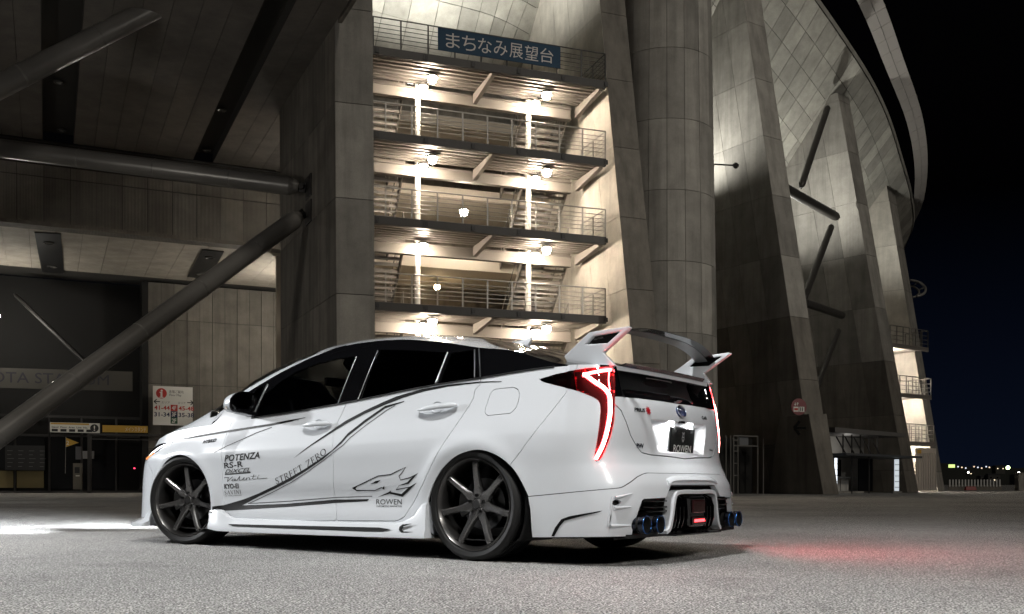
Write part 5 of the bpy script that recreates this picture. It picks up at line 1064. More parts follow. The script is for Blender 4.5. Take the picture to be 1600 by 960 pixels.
# hatch lip: a slab with real thickness, over the upright rear pane
lipM = lip; n0 = len(lipM['V'])
under = dict(V=lipM['V']-[0, 0, .024], N=-lipM['N'], F=[f[::-1] for f in lipM['F']])
sl = solid(lipM, .024, (0, 0, -1)); n1 = len(sl['V'])
lipS = dict(V=np.vstack([sl['V'], under['V']]), N=np.vstack([sl['N'], under['N']]), F=sl['F']+[tuple(i+n1 for i in f) for f in under['F']])
hl = put('hatch_lip', both(lipS), paint)
pair('hatch_lip_corner', rear_strip, paint)
put('tailgate_glass', both(solid(rear_glass)), black_gloss)
# tailgate with a plate recess
pr = B['plate_rec']; zr0, zr1 = .618, .806; sr0 = 5.36
rec = [(sr0, zr1), (6., zr1), (6., zr0), (sr0+.07, zr0)]
v = sdf(hatch['A'], rec)
_, hatch_o = split(hatch, v-.0); hatch_i, _ = split(hatch, v)
v2 = np.clip(-sdf(hatch_i['A'], rec)/.035, 0, 1); v2 = v2*v2*(3-2*v2)
hatch_i = dict(V=hatch_i['V']+np.outer(v2*.045, [1, 0, 0]), N=hatch_i['N'], F=hatch_i['F'])
hat = put('tailgate', both(solid(hatch_o)), paint)
tg = part('plate_recess', both(hatch_i)['V'], both(hatch_i)['F'], paint, hat, smooth=True)

# ---- tail lamps
for k in (0, 1):
    fl = (lambda M: M) if k == 0 else mirror
    tl = put('tail_light', fl(solid(dict(V=tail['V']+tail['N']*.003, N=tail['N'], F=tail['F'], A=tail['A']), .02)), glass_clear)
    base = dict(V=tail['V']-tail['N']*.022, N=tail['N'], F=tail['F'], A=tail['A'])
    a_, b_ = split(base, base['A'][:, 0]-(4.80+(1.03-base['A'][:, 1])*.25))
    put('lamp_housing', fl(a_), lens_dark, tl); put('lamp_housing', fl(b_), lens_red, tl)
    for nm, pts, r, mm in (('light_tube', B['led'], .0115, led_red), ('light_tube', B['led2'], .009, led_red), ('light_tube', B['led3'], .004, led_red), ('light_core', B['led'], .0070, led_hot)):
        path, _ = catmull(pts, 40); P3 = [on_body(p[0], p[1], -.006 if nm == 'light_tube' else .0005)[0] for p in path]
        if k: P3 = [(p[0], -p[1], p[2]) for p in P3]
        MB().tube(P3, r, 8).build(nm, mm, tl, 60)

# ---- decals
def decal(name, pts=None, m=decal_black, parent=car, off=.0016, VF=None, mp=None):
    V, F = poly2d(pts) if VF is None else VF
    V, F = tess2d(V, F, .035)
    if mp: V = np.array([mp(v) for v in V])
    W = [on_body(v[0], v[1], off) for v in V]
    P = np.array([w[0] for w in W]); N = np.array([w[1] for w in W])
    F2 = []
    for f in F:
        c = np.cross(P[f[1]]-P[f[0]], P[f[2]]-P[f[0]]); F2.append(f if c@N[f[0]] > 0 else f[::-1])
    return part(name, P, F2, m, parent, normals=N)
for k in ('swoosh', 'swoosh2', 'line_a', 'line_b', 'line_c', 'line_d'): decal('stripe_decal', B[k])
for k in ('slash',): decal('bumper_slash', B[k], off=.0075)
wolf = MB()
wolf_o = None
for k in ('wolf_a', 'wolf_a2', 'wolf_b', 'wolf_c', 'wolf_d', 'wolf_e', 'wolf_f', 'wolf_g'):
    o = decal('emblem_decal', B[k], parent=car if wolf_o is None else wolf_o)
    if wolf_o is None: wolf_o = o
def body_text(key, body, name='lettering', m=decal_black, shear=0., bold=0., VF=None, off=.0016, parent=car, spacing=1.):
    p0, p1, p2 = [np.array(p) for p in B[key][:3]]; w = np.linalg.norm(p1-p0); h = np.linalg.norm(p2-p0)*.97
    V, F = text_mesh2d(body, h, shear, bold, spacing, width=w) if VF is None else VF
    if VF is not None: V = V*[w, h]
    ex = (p1-p0)/w; ey = np.array([-ex[1], ex[0]]) if ex[0] > 0 else np.array([ex[1], -ex[0]])
    return decal(name, VF=(V, F), mp=lambda v: p0+ex*v[0]+ey*v[1], m=m, off=off, parent=parent)
body_text('t_potenza', 'POTENZA', shear=.25, bold=.028, spacing=1.06)
body_text('t_rsr', 'RS-R', bold=.018, spacing=1.05)
body_text('t_dixcel', 'DIXCEL', shear=.45, bold=.004)
p0, p1 = np.array(B['t_dixcel'][0]), np.array(B['t_dixcel'][1]); decal('lettering', [p0+[0, -.010], p1+[.004, -.010], p1+[.006, -.002], p0+[.002, -.003]])
body_text('t_kyoei', 'KYO-EI', bold=.022)
body_text('t_sub1', 'THE WHEEL STANDARD'); body_text('t_sub2', 'CUSTOMIZING INNOVATION', bold=.012); body_text('t_rowen', 'ROWEN', bold=-.004)
# the flowing script and the serif lines are drawn stroke by stroke
VAL = [[(.0, .78), (.02, .9), (.10, .86), (.07, .0), (.20, .92)], [(.255, .42), (.20, .38), (.175, .12), (.20, .02), (.235, .08), (.262, .42), (.25, .06), (.29, .04)], [(.29, .04), (.37, .9), (.345, .25), (.36, .03), (.41, .1)],
       [(.41, .10), (.46, .40), (.475, .50), (.45, .48), (.43, .2), (.46, .02), (.52, .12)], [(.52, .45), (.515, .03)], [(.517, .25), (.56, .48), (.59, .42), (.58, .04), (.63, .08)], [(.69, .95), (.655, .12), (.68, .02), (.74, .1)], [(.62, .62), (.74, .66)],
       [(.78, .48), (.765, .06), (.80, .03), (.98, .05)], [(.80, .72), (.805, .80)]]
_v, _f = strokes2d([[(x*6.2, y) for x, y in p] for p in VAL], .085); body_text('t_valenti', '', VF=(_v/[6.2, 1], _f))
SERIF = {  # letter: width, strokes (x0, y0, x1, y1, weight)
    'S': (.52, [(.46, .80, .40, .96, .05), (.40, .96, .18, .96, .06), (.18, .96, .08, .78, .08), (.08, .78, .14, .62, .09), (.14, .62, .38, .42, .11), (.38, .42, .45, .24, .09), (.45, .24, .36, .05, .08), (.36, .05, .14, .03, .06), (.14, .03, .05, .22, .05)]),
    'T': (.64, [(.32, .0, .32, .97, .11), (.03, .97, .61, .97, .05), (.03, .97, .03, .80, .04), (.61, .97, .61, .80, .04), (.22, .02, .42, .02, .04)]),
    'R': (.68, [(.13, 0, .13, .97, .11), (.03, .97, .38, .97, .05), (.38, .97, .50, .85, .08), (.50, .85, .50, .65, .09), (.50, .65, .36, .51, .07), (.36, .51, .13, .50, .05), (.33, .50, .62, .02, .11), (.04, .02, .24, .02, .04), (.56, .02, .70, .02, .04)]),
    'E': (.58, [(.13, 0, .13, .97, .11), (.03, .97, .50, .97, .05), (.50, .97, .52, .82, .04), (.13, .51, .40, .51, .05), (.40, .60, .40, .42, .04), (.03, .02, .52, .02, .05), (.52, .02, .55, .18, .04)]),
    'Z': (.64, [(.06, .97, .58, .97, .06), (.06, .97, .05, .80, .04), (.57, .95, .07, .03, .10), (.05, .02, .58, .02, .06), (.58, .02, .60, .20, .04)]),
    'O': (.80, [(.40+.34*math.cos(a), .49+.48*math.sin(a), .40+.34*math.cos(a+.45), .49+.48*math.sin(a+.45), .06+.055*abs(math.cos(a+.2))) for a in np.arange(0, 6.28, .45)]),
    'A': (.74, [(.37, .98, .10, .02, .05), (.37, .98, .64, .02, .11), (.2, .36, .54, .36, .04), (.02, .02, .2, .02, .04), (.54, .02, .74, .02, .04)]),
    'V': (.74, [(.10, .96, .38, .0, .11), (.38, .0, .64, .96, .05), (.0, .97, .2, .97, .04), (.54, .97, .74, .97, .04)]),
    'I': (.34, [(.17, 0, .17, .97, .11), (.05, .97, .29, .97, .04), (.05, .02, .29, .02, .04)]),
    'N': (.78, [(.13, 0, .13, .97, .05), (.13, .97, .63, .02, .11), (.63, .02, .63, .97, .05), (.03, .97, .16, .97, .04), (.03, .02, .23, .02, .04), (.53, .97, .73, .97, .04)]),
    ' ': (.45, [])}
def serif(body, gap=.08):
    V, F, x = [], [], 0
    for ch in body:
        w, st = SERIF[ch]
        for x0, y0, x1, y1, wt in st:
            v, f = strokes2d([[(x+x0, y0), (x+x1, y1)]], wt); k = len(V); V += list(v); F += [tuple(i+k for i in q) for q in f]
        x += w+gap
    V = np.array(V); V[:, 0] /= x-gap; return V, F
body_text('t_savini', '', VF=serif('SAVINI'))
_v, _f = serif('STREET ZERO', .12)
_cp, _cs = catmull(B['t_street'], 120); _ct = np.gradient(_cp, axis=0); _ct /= np.linalg.norm(_ct, axis=1)[:, None]
def _street(v):
    t = np.clip(v[0], 0, 1)*119; i = int(min(t, 118)); t -= i; c = _cp[i]*(1-t)+_cp[i+1]*t; d = _ct[i]
    return c+np.array([-d[1], d[0]])*(v[1]*.043+.004)
decal('lettering', VF=tess2d(_v*[1, 1], _f, .04), mp=_street)

# ---- wheels
def add_wheel(x, y, steer, side):
    w = bpy.data.objects.new('wheel', None); COL.objects.link(w); w.parent = car; w.location = (x, y, .325); w.rotation_euler = (0, 0, steer+(0 if side > 0 else math.pi)); w.empty_display_size = .1
    for nm, me, mm in WHEEL:
        link(nm, me, mm, w)
    return w
_nr = NT(rubber); _tr = _nr.add('ShaderNodeTexCoord'); _br = _nr.add('ShaderNodeTexNoise', {'Vector': _tr.outputs['Object'], 'Scale': 160., 'Detail': 2.}); _nr.bump(_br.outputs[0], .25, .004)
RT, RR, OUT = .325, .268, .105      # tyre radius, rim radius, rim face ahead of the wheel centre
WHEEL = []
t = MB()
prof = [(RR-.012, OUT-.018), (RR+.002, OUT-.004), (RR+.010, OUT+.004), (RR+.030, OUT+.010), (RT-.016, OUT+.003), (RT-.006, OUT-.010), (RT-.002, OUT-.022)]
for a, b in ((.022, .042), (.052, .084), (.094, .126), (.136, .168), (.178, .198), (.208, .228)):
    prof += [(RT, OUT-a), (RT, OUT-b), (RT-.007, OUT-b-.0005), (RT-.007, OUT-b-.0092)]
prof += [(RT-.004, OUT-.238), (RT-.020, OUT-.254), (RR+.02, OUT-.260), (RR-.012, OUT-.245)]
t.lathe(prof, 96)
ty = mesh('tyre', t.V, t.F, True, angle=28); ty.materials.append(rubber); WHEEL.append(('tyre', ty, rubber))
t = MB(); t.lathe([(RR-.004, OUT-.010), (RR-.001, OUT-.002), (RR-.007, OUT+.001), (RR-.012, OUT-.004), (RR-.019, OUT-.018), (RR-.026, OUT-.030), (RR-.030, OUT-.080), (RR-.038, OUT-.12), (RR-.034, OUT-.23), (RR-.008, OUT-.248)], 96)
rm = mesh('rim', t.V, t.F, True, angle=40); WHEEL.append(('rim', rm, mat('rim_dark', (.07, .068, .066), .32, .85, .3)))
def spoke_mesh():
    V, F = [], []; rs = [.035, .060, .075, .10, .14, .18, .21, .232, .246]
    for i, r in enumerate(rs):
        hw = float(np.interp(r, [.035, .06, .075, .10, .16, .21, .246], [.022, .030, .0275, .020, .0165, .0170, .0195]))
        y = OUT+float(np.interp(r, [.035, .07, .12, .18, .225, .246], [-.043, -.041, -.032, -.020, -.013, -.016])); dp = float(np.interp(r, [.035, .246], [.045, .026]))
        ch = hw*.62
        for a, b in ((-hw*1.05, y-dp), (-hw, y-.007), (-ch, y), (ch, y), (hw, y-.007), (hw*1.05, y-dp)): V.append((a, b, r))
    n = 6
    for i in range(len(rs)-1):
        for k in range(n): a = i*n+k; b = i*n+(k+1) % n; F.append((a, a+n, b+n, b))
    F += [tuple(range(n)), tuple(range((len(rs)-1)*n, len(rs)*n))[::-1]]
    return V, F
sv, sf = spoke_mesh()
for k in range(7):
    M3 = Matrix.Rotation(2*math.pi*k/7, 3, 'Y'); me = mesh('spoke', [M3 @ Vector(v) for v in sv], sf, False)
    b = bmesh.new(); b.from_mesh(me); bmesh.ops.recalc_face_normals(b, faces=b.faces); b.to_mesh(me); b.free(); WHEEL.append(('spoke', me, gunmetal))
t = MB(); t.lathe([(.0, OUT-.042), (.030, OUT-.042), (.033, OUT-.046), (.045, OUT-.050), (.075, OUT-.052), (.078, OUT-.085), (.0, OUT-.09)], 40)
WHEEL.append(('hub', mesh('hub', t.V, t.F, True, angle=30), gunmetal))
t = MB(); t.lathe([(0, OUT-.036), (.024, OUT-.036), (.027, OUT-.040), (.027, OUT-.05)], 28); WHEEL.append(('centre_cap', mesh('centre_cap', t.V, t.F, True, angle=30), mat('cap_dark', (.05, .05, .05), .3, .5)))
for k in range(5):
    a = 2*math.pi*k/5+.3; t = MB(); t.lathe([(.0, OUT-.044), (.005, OUT-.032), (.0085, OUT-.032), (.0095, OUT-.05), (.0125, OUT-.0515)], 12, c=(.0505*math.cos(a), 0, .0505*math.sin(a)))
    WHEEL.append(('lug_nut', mesh('lug_nut', t.V, t.F, True, angle=30), mat('lug_black', (.02, .02, .02), .25, .8)))
t = MB(); t.lathe([(.06, OUT-.095), (.075, OUT-.11), (.15, OUT-.11), (.15, OUT-.135), (.06, OUT-.135)], 48, closed=True); WHEEL.append(('brake_disc', mesh('brake_disc', t.V, t.F, True, angle=30), mat('disc_iron', (.16, .16, .165), .35, 1.)))
t = MB()
for k in range(8):
    a0 = -.5+k*.14; P = []
    for yy in (OUT-.085, OUT-.155):
        for aa, rr in ((a0, .10), (a0+.14, .10), (a0+.14, .165), (a0, .165)): P.append((rr*math.cos(aa), yy, rr*math.sin(aa)))
    t.hexa(P)
WHEEL.append(('brake_caliper', mesh('brake_caliper', t.V, t.F), mat('caliper', (.10, .10, .10), .4, .6)))
for nm, me, mm in WHEEL:
    if not me.materials: me.materials.append(mm)
add_wheel(0, .755, 0, 1); add_wheel(0, -.755, 0, -1); add_wheel(2.70, .755, R(15), 1); add_wheel(2.70, -.755, R(15), -1)
# wheel housings: closed dark drums round the wheels
for wx in (0, 2.70):
    for sy in (1, -1):
        t = MB(); t.lathe([(.36, .845), (.372, .80), (.372, .50), (.0, .50)], 40); V = [(v[0]+wx, v[1]*sy, max(v[2]+.31, .12)) for v in t.V]
        part('wheel_housing', V, t.F, void_black, car, smooth=True)
# ---- floor pan
t = MB(); t.box((1.35, 0, .165), (3.9, 1.40, .05)); t.box((-.55, 0, .235), (.55, 1.3, .12)); t.tube([(.6, .25, .15), (-.5, .3, .19), (-.6, .5, .2)], .035, 10); t.box((-.45, .35, .185), (.35, .22, .10)); t.build('underbody', black_matt, car)
t = MB(); t.tube([(0, -.65, .30), (0, .65, .30)], .035, 10); t.build('rear_axle', black_matt, car, 40)

# ---- cabin interior
t = MB()
def seat(cx, cy, parent):
    m = MB(); m.box((cx+.05, cy, .50), (.50, .50, .16)); ang = R(-24); M_ = Matrix.Translation((cx-.18, cy, .56)) @ Matrix.Rotation(ang, 4, 'Y')
    m.box((0, 0, .30), (.13, .48, .62), M_); m.box((-.0, 0, .70), (.09, .26, .17), M_); m.box((0, .08, .60), (.02, .02, .12), M_); m.box((0, -.08, .60), (.02, .02, .12), M_)
    return bevel(m.build('seat', seat_cloth, parent), .035, 3)
seat(1.18, .36, car); seat(1.18, -.36, car)
m = MB(); m.box((.30, 0, .52), (.5, 1.25, .2)); M_ = Matrix.Translation((.06, 0, .55)) @ Matrix.Rotation(R(-26), 4, 'Y'); m.box((0, 0, .28), (.14, 1.25, .58), M_)
for yy in (.4, -.4): m.box((0, yy, .62), (.09, .26, .14), M_)
bevel(m.build('rear_bench', seat_cloth, car), .03, 3)
m = MB(); m.hexa([(1.95, -.72, .55), (2.6, -.72, .55), (2.6, .72, .55), (1.95, .72, .55), (2.02, -.70, .90), (2.55, -.70, .93), (2.55, .70, .93), (2.02, .70, .90)]); bevel(m.build('dashboard', black_matt, car), .04, 3)
m = MB(); ring = [(1.78+.18*.35*math.cos(a), -.36+.18*math.sin(a), .92+.17*math.cos(a)) for a in np.linspace(0, 2*math.pi, 33)]; m.tube(ring, .014, 8, False); m.bar((1.78, -.36, .92), (2.05, -.36, .84), .07); m.bar((1.78, -.53, .92), (1.78, -.19, .92), .03, .04); m.build('steering_wheel', black_matt, car, 50)
m = MB(); m.box((2.0, 0, 1.21), (.03, .20, .06)); m.build('rear_view_mirror', black_matt, car)
m = MB(); m.box((1.0, 0, .40), (2.9, 1.3, .03)); m.build('cabin_floor', void_black, car)

# ---- bright window mouldings
def on_strip(x, z): return (x, float(np.interp(z, [float(belt_z(x)), float(edge_at(np.array(x))[1])], [float(belt_y(x)), float(edge_at(np.array(x))[0])]))+.006+.025*max(0, (float(edge_at(np.array(x))[1])-z)*(z-float(belt_z(x))))*4, z)
silver = mat('satin_moulding', (.32, .33, .34), .3, .9)
for sy in (1, -1):
    for (x0, z0), (x1, z1), r in (((1.965, .900), (1.928, 1.135), .0060), ((1.130, .957), (1.128, 1.272), .0028), ((.950, .974), (.952, 1.300), .0026), ((.320, 1.036), (.338, 1.236), .0045), ((.033, 1.055), (.135, 1.236), .0045), ((-.010, 1.055), (.105, 1.240), .004)):
        q = [on_strip(x0+(x1-x0)*t_, z0+(z1-z0)*t_) for t_ in np.linspace(0, 1, 7)]; MB().tube([(p[0], p[1]*sy, p[2]) for p in q], r, 6).build('window_moulding', silver, car, 60)
    q = [(x, (float(belt_y(x))+.003)*sy, float(belt_z(x))+.003) for x in np.linspace(-.5, 1.98, 40)]; MB().tube(q, .0045, 6).build('belt_moulding', black_matt, car, 60)
    q = [(x, (float(edge_at(np.array(x))[0])+.010)*sy, float(edge_at(np.array(x))[1])-.040) for x in np.linspace(.35, 1.93, 40)]; MB().tube(q, [.003+.012*math.sin(math.pi*t_)**.5 for t_ in np.linspace(0.02, .98, 40)], 6).build('rain_visor', black_gloss, car, 60)
# ---- door mirrors
def door_mirror(sy):
    G = []
    n1, n2 = 15, 20
    for i in range(n1):
        u = i/(n1-1); xx = 2.115-.17*u; r = (1-(1-u)**2.3)**.5*1.0
        row = []
        for k in range(n2):
            a = 2*math.pi*k/n2; c, s = math.cos(a), math.sin(a); ex = lambda q, p: math.copysign(abs(q)**p, q)
            row.append((xx+.05*(1-s)*.3*u, (.895+.008*u+.112*r*ex(c, .75)), .985+.014*u+.072*r*ex(s, .8)-.012*c*u))
        G.append(row)
    V = [p for row in G for p in row]; F = [(i*n2+k, i*n2+(k+1) % n2, (i+1)*n2+(k+1) % n2, (i+1)*n2+k) for i in range(n1-1) for k in range(n2)]
    V = [(p[0], p[1]*sy, p[2]) for p in V]
    o = part('door_mirror', V, F, paint, car, smooth=True)
    b = bmesh.new(); b.from_mesh(o.data); bmesh.ops.recalc_face_normals(b, faces=b.faces); b.to_mesh(o.data); b.free()
    last = [Vector(p) for p in G[-1]]; c = sum(last, Vector())/n2
    def ringp(k, dx): return [((c+(p-c)*k).x+dx, (c+(p-c)*k).y*sy, (c+(p-c)*k).z) for p in last]
    V = ringp(1.0, 0)+ringp(.96, -.012)+ringp(.86, -.008)+ringp(.84, .02); F = [(i*n2+k, i*n2+(k+1) % n2, (i+1)*n2+(k+1) % n2, (i+1)*n2+k) for i in range(3) for k in range(n2)]
    part('mirror_bezel', V, F, black_gloss, o, smooth=True, angle=40)
    part('mirror_glass', ringp(.86, .006), [tuple(range(n2)) if sy < 0 else tuple(range(n2))[::-1]], mat('mirror_silver', (.5, .52, .55), .02, 1.), o)
    m_ = MB()
    m_.hexa([(2.02, .80*sy, .905), (1.92, .80*sy, .905), (1.94, .93*sy, .925), (2.04, .93*sy, .925), (2.01, .80*sy, .935), (1.93, .80*sy, .935), (1.95, .93*sy, .955), (2.03, .93*sy, .955)]); bevel(m_.build('mirror_arm', black_gloss, o), .008)
    m_ = MB(); m_.tube([(2.095, .90*sy, .955), (2.065, .965*sy, .955), (2.0, 1.005*sy, .96)], .012, 8); m_.build('side_indicator', mat('indicator_lens', (.55, .5, .45), .1, 0, .5), o, 50)
for sy in (1, -1): door_mirror(sy)

# ---- door handles
def handle(key, door, sy):
    P = B[key]; c = on_body((P[0][0]+P[3][0])/2, (P[0][1]+P[3][1])/2)
    (p0, n0), (p1, n1) = on_body(*P[0]), on_body(*P[3]); d = (p1-p0)/np.linalg.norm(p1-p0); L = np.linalg.norm(p1-p0); up = np.cross(d, n0); up *= np.sign(up[2])
    V, F = [], []; n2 = 12; st = np.linspace(0, 1, 17)
    for t_ in st:
        out = .036*math.sin(math.pi*min(max((t_+.06)/1.12, 0), 1))**.55; w = .0165*(1-.5*max(0, .35-t_)/.35); w *= math.sqrt(max(1-((t_-.5)*2)**10, .03))
        q = p0+d*L*t_+n0*out
        for k in range(n2):
            a = 2*math.pi*k/n2; V.append(q+up*w*math.cos(a)+n0*.011*math.sin(a))
    for i in range(len(st)-1):
        for k in range(n2): F.append((i*n2+k, i*n2+(k+1) % n2, (i+1)*n2+(k+1) % n2, (i+1)*n2+k))
    F += [tuple(range(n2)), tuple(range((len(st)-1)*n2, len(st)*n2))]
    V = [(v[0], v[1]*sy, v[2]) for v in V]
    o = part('door_handle', V, F, paint, door, smooth=True)
    b = bmesh.new(); b.from_mesh(o.data); bmesh.ops.recalc_face_normals(b, faces=b.faces); b.to_mesh(o.data); b.free()
    # finger dish behind the handle
    s0 = (P[4][0]+P[5][0])/2; z0 = (P[4][1]+P[5][1])/2; V, F = [], []; n3 = 28
    for rr, dd in ((1.0, .0022), (.93, .0026), (.8, -.002), (.45, -.016), (.0, -.02)):
        for k in range(n3):
            a = 2*math.pi*k/n3; q, nn = on_body(s0+.046*rr*math.cos(a), z0+.036*rr*math.sin(a), 0); V.append(q+nn*(dd+.021))
    V = [np.array(v) for v in V]
    for i in range(4):
        for k in range(n3): F.append((i*n3+k, i*n3+(k+1) % n3, (i+1)*n3+(k+1) % n3, (i+1)*n3+k))
    V = [(v[0], (v[1]-.0195)*sy, v[2]) for v in V]
    o = part('handle_dish', V, F, paint, door, smooth=True)
    b = bmesh.new(); b.from_mesh(o.data); bmesh.ops.recalc_face_normals(b, faces=b.faces); b.to_mesh(o.data); b.free()
for k in (0, 1): handle('handle_f', P_fd[k], 1-2*k); handle('handle_r', P_rd[k], 1-2*k)

# ---- side skirts
def loft(sections, name, m, parent, sy=1, smooth=None, close=True):
    n = len(sections[0]); V = [(p[0], p[1]*sy, p[2]) for s in sections for p in s]; F = []
    for i in range(len(sections)-1):
        for k in range(n if close else n-1): a = i*n+k; b = i*n+(k+1) % n; F.append((a, b, b+n, a+n))
    if close: F += [tuple(range(n))[::-1], tuple(range((len(sections)-1)*n, len(sections)*n))]
    me = mesh(name, V, F); b = bmesh.new(); b.from_mesh(me); bmesh.ops.recalc_face_normals(b, faces=b.faces); b.to_mesh(me); b.free()
    if smooth: me.polygons.foreach_set('use_smooth', [True]*len(me.polygons)); me.set_sharp_from_angle(angle=R(smooth))
    return link(name, me, m, parent)
for sy in (1, -1):
    secs = []
    for x, zt, yo, zb in ((2.365, .265, .872, .125), (2.30, .268, .885, .118), (2.225, .262, .888, .112), (2.16, .222, .882, .112), (2.10, .208, .878, .112), (1.5, .205, .880, .112), (.75, .208, .882, .116), (.58, .212, .885, .118), (.50, .228, .890, .119), (.42, .262, .892, .120), (.36, .33, .892, .121), (.325, .335, .890, .122)):
        secs.append([(x, .70, zt), (x, yo-.034, zt), (x, yo-.006, zt-.010), (x, yo, zt-.022), (x, yo+.006, zb+.048), (x, yo+.014, zb+.03), (x, yo+.014, zb), (x, .70, zb)])
    sk = loft(secs, 'side_skirt', paint, car, sy, 30)
    m_ = MB(); m_.prism([(2.13, .886*sy, .163), (.70, .893*sy, .176), (.60, .894*sy, .168), (.66, .893*sy, .152), (.80, .891*sy, .149), (2.08, .888*sy, .150)], (0, .006*sy, 0)); m_.build('skirt_groove', void_black, sk)
    m_ = MB(); m_.prism([(.495, .8985*sy, .200), (.42, .9005*sy, .206), (.49, .9*sy, .188), (.505, .8995*sy, .170), (.49, .8995*sy, .158), (.41, .9005*sy, .157), (.50, .8985*sy, .146), (.525, .8985*sy, .165), (.52, .8985*sy, .185)], (0, .005*sy, 0)); m_.build('skirt_duct', void_black, sk)
    m_ = MB(); m_.box((2.335, .884*sy, .243), (.035, .006, .010)); m_.build('skirt_badge', black_matt, sk)
# front splitter corner
for sy in (1, -1):
    secs = []
    for x, y0, y1, zt, zb in ((3.085, .835, .905, .285, .125), (3.16, .80, .912, .27, .125), (3.26, .74, .895, .235, .125), (3.40, .62, .80, .20, .125), (3.55, .42, .60, .18, .125), (3.66, .0, .28, .17, .125)):
        secs.append([(x, y0-.06, zb), (x+.02, y1, zb), (x+.02, y1, zb+.022), (x+.004, y1-.035, zb+.04), (x, y0+.012, zt-.03), (x, y0+.004, zt), (x, y0-.06, zt)])
    loft(secs, 'front_splitter', paint, car, sy, 35)

# ---- rear diffuser zone
bx = lambda y: -.982+.06*(abs(y)/.62)**2.2           # rear plane of the kit
t = MB()
V = []; 
P_in = [(-.70, .78), (-.70, -.78)]
t.add([(bx(.58)+.085, y, z) for z in (.14, .46) for y in (-.72, -.3, 0, .3, .72)], [(0, 1, 6, 5), (1, 2, 7, 6), (2, 3, 8, 7), (3, 4, 9, 8)]); 
t.box((-.72, 0, .16), (.40, 1.35, .02)); t.build('diffuser_cavity', void_black, car)
def frame_strip(path, w, dep, name, m, parent):
    """flat frame bar following a path in the tail plane, given as (y, z)"""
    secs = []
    P = np.array(path, float); T = np.gradient(P, axis=0); T /= np.linalg.norm(T, axis=1)[:, None]; N_ = np.stack([-T[:, 1], T[:, 0]], 1)
    for p, n_ in zip(P, N_):
        a, b = p+n_*w/2, p-n_*w/2; secs.append([(bx(a[0])-.012, a[0], a[1]), (bx(b[0])-.012, b[0], b[1]), (bx(b[0])+dep, b[0], b[1]), (bx(a[0])+dep, a[0], a[1])])
    o = loft(secs, name, m, parent); return bevel(o, .004, 2)
fp = [(.36, .172), (.325, .190), (.300, .25), (.275, .345), (.258, .380), (.225, .392), (0, .394), (-.225, .392), (-.258, .380), (-.275, .345), (-.300, .25), (-.325, .190), (-.36, .172)]
fr = frame_strip([tuple(p) for p in catmull(fp, 60)[0]], .024, .05, 'diffuser_frame', paint, car)
for sy in (1, -1):
    for i, (y, a) in enumerate(((.245, .195), (.200, .19), (.152, .185))):
        secs = [[(bx(0)+.005+.05*abs(t_), (y-.020*(z-.36)+.004)*sy, z), (bx(0)+.005+.05*abs(t_), (y-.020*(z-.36)-.004)*sy, z), (bx(0)+.075, (y-.02*(z-.36)-.004)*sy, z), (bx(0)+.075, (y-.02*(z-.36)+.004)*sy, z)] for t_, z in ((1, .165), (.3, .19), (0, .24), (0, .31), (.3, .36), (1, .378))]
        loft(secs, 'diffuser_fin', black_gloss, car)
    for z in (.348, .315, .292):
        m_ = MB(); m_.bar((bx(.3)+.045, .305*sy, z-.002), (bx(.55)+.03, .545*sy-.03*(z < .3)*sy, z), .05, .011); bevel(m_.build('grille_slat', black_gloss, car), .003)
    for yy in (.605, .47):
        e = MB(); e.lathe([(.047, .02), (.0475, -.012), (.0455, -.0135), (.0435, -.012)], 40, axis='x'); V = [(v[0]+bx(.55)-.046+.010*(yy > .55), v[1]*1.02+yy*sy, v[2]*1.0+.222) for v in e.V]
        o = part('exhaust_tip', V, e.F, pipe_dark, car, smooth=True, angle=50); 
        e = MB(); e.tube([(bx(.55)-.058+.010*(yy > .55), yy*sy+.0475*math.cos(a), .222+.0475*math.sin(a)) for a in np.linspace(0, 2*math.pi, 41)], .0022, 6, False); e.build('tip_rim', mat('blue_rim', (.05, .17, .48), .22, .9), o, 60)
        e = MB(); e.tube([(bx(.55)-.0, yy*sy, .222), (bx(.55)+.26, yy*sy, .222)], .044, 24, False); e.build('exhaust_pipe', pipe_dark, o, 50)
        e = MB(); e.lathe([(.0436, -.0118), (.0425, .0), (.041, .09), (0, .092)], 24, axis='x'); part('exhaust_bore', [(v[0]+bx(.55)-.046+.010*(yy > .55), v[1]*1.02+yy*sy, v[2]+.222) for v in e.V], e.F, void_black, o)
m_ = MB(); m_.hexa([(bx(0)-.004, .095, .185), (bx(0)-.004, -.095, .185), (bx(0)+.07, -.095, .185), (bx(0)+.07, .095, .185), (bx(0)-.008, .108, .372), (bx(0)-.008, -.108, .372), (bx(0)+.07, -.108, .372), (bx(0)+.07, .108, .372)])
fog = bevel(m_.build('fog_light_housing', black_gloss, car), .018, 3)
m_ = MB(); m_.box((bx(0)-.012, 0, .31), (.012, .16, .075)); bevel(m_.build('fog_light_panel', lens_dark, fog), .008)
m_ = MB(); m_.box((bx(0)-.012, 0, .228), (.012, .165, .05)); bevel(m_.build('fog_light_lens', lens_dark, fog), .006)
m_ = MB()
for k in range(8):
    y = -.058+k*.0166; m_.bar((bx(0)-.020, y-.0083, .222), (bx(0)-.020, y, .236), .0045, .004, (1, 0, 0)); m_.bar((bx(0)-.020, y, .236), (bx(0)-.020, y+.0083, .222), .0045, .004, (1, 0, 0))
m_.build('fog_light_led', mat('fog_led', (1, .1, .1), .4, emit=(1, .05, .06), estr=5.), fog)
m_ = MB(); m_.box((bx(0)+.10, 0, .155), (.24, .60, .012)); bevel(m_.build('diffuser_tray', black_gloss, car), .004)
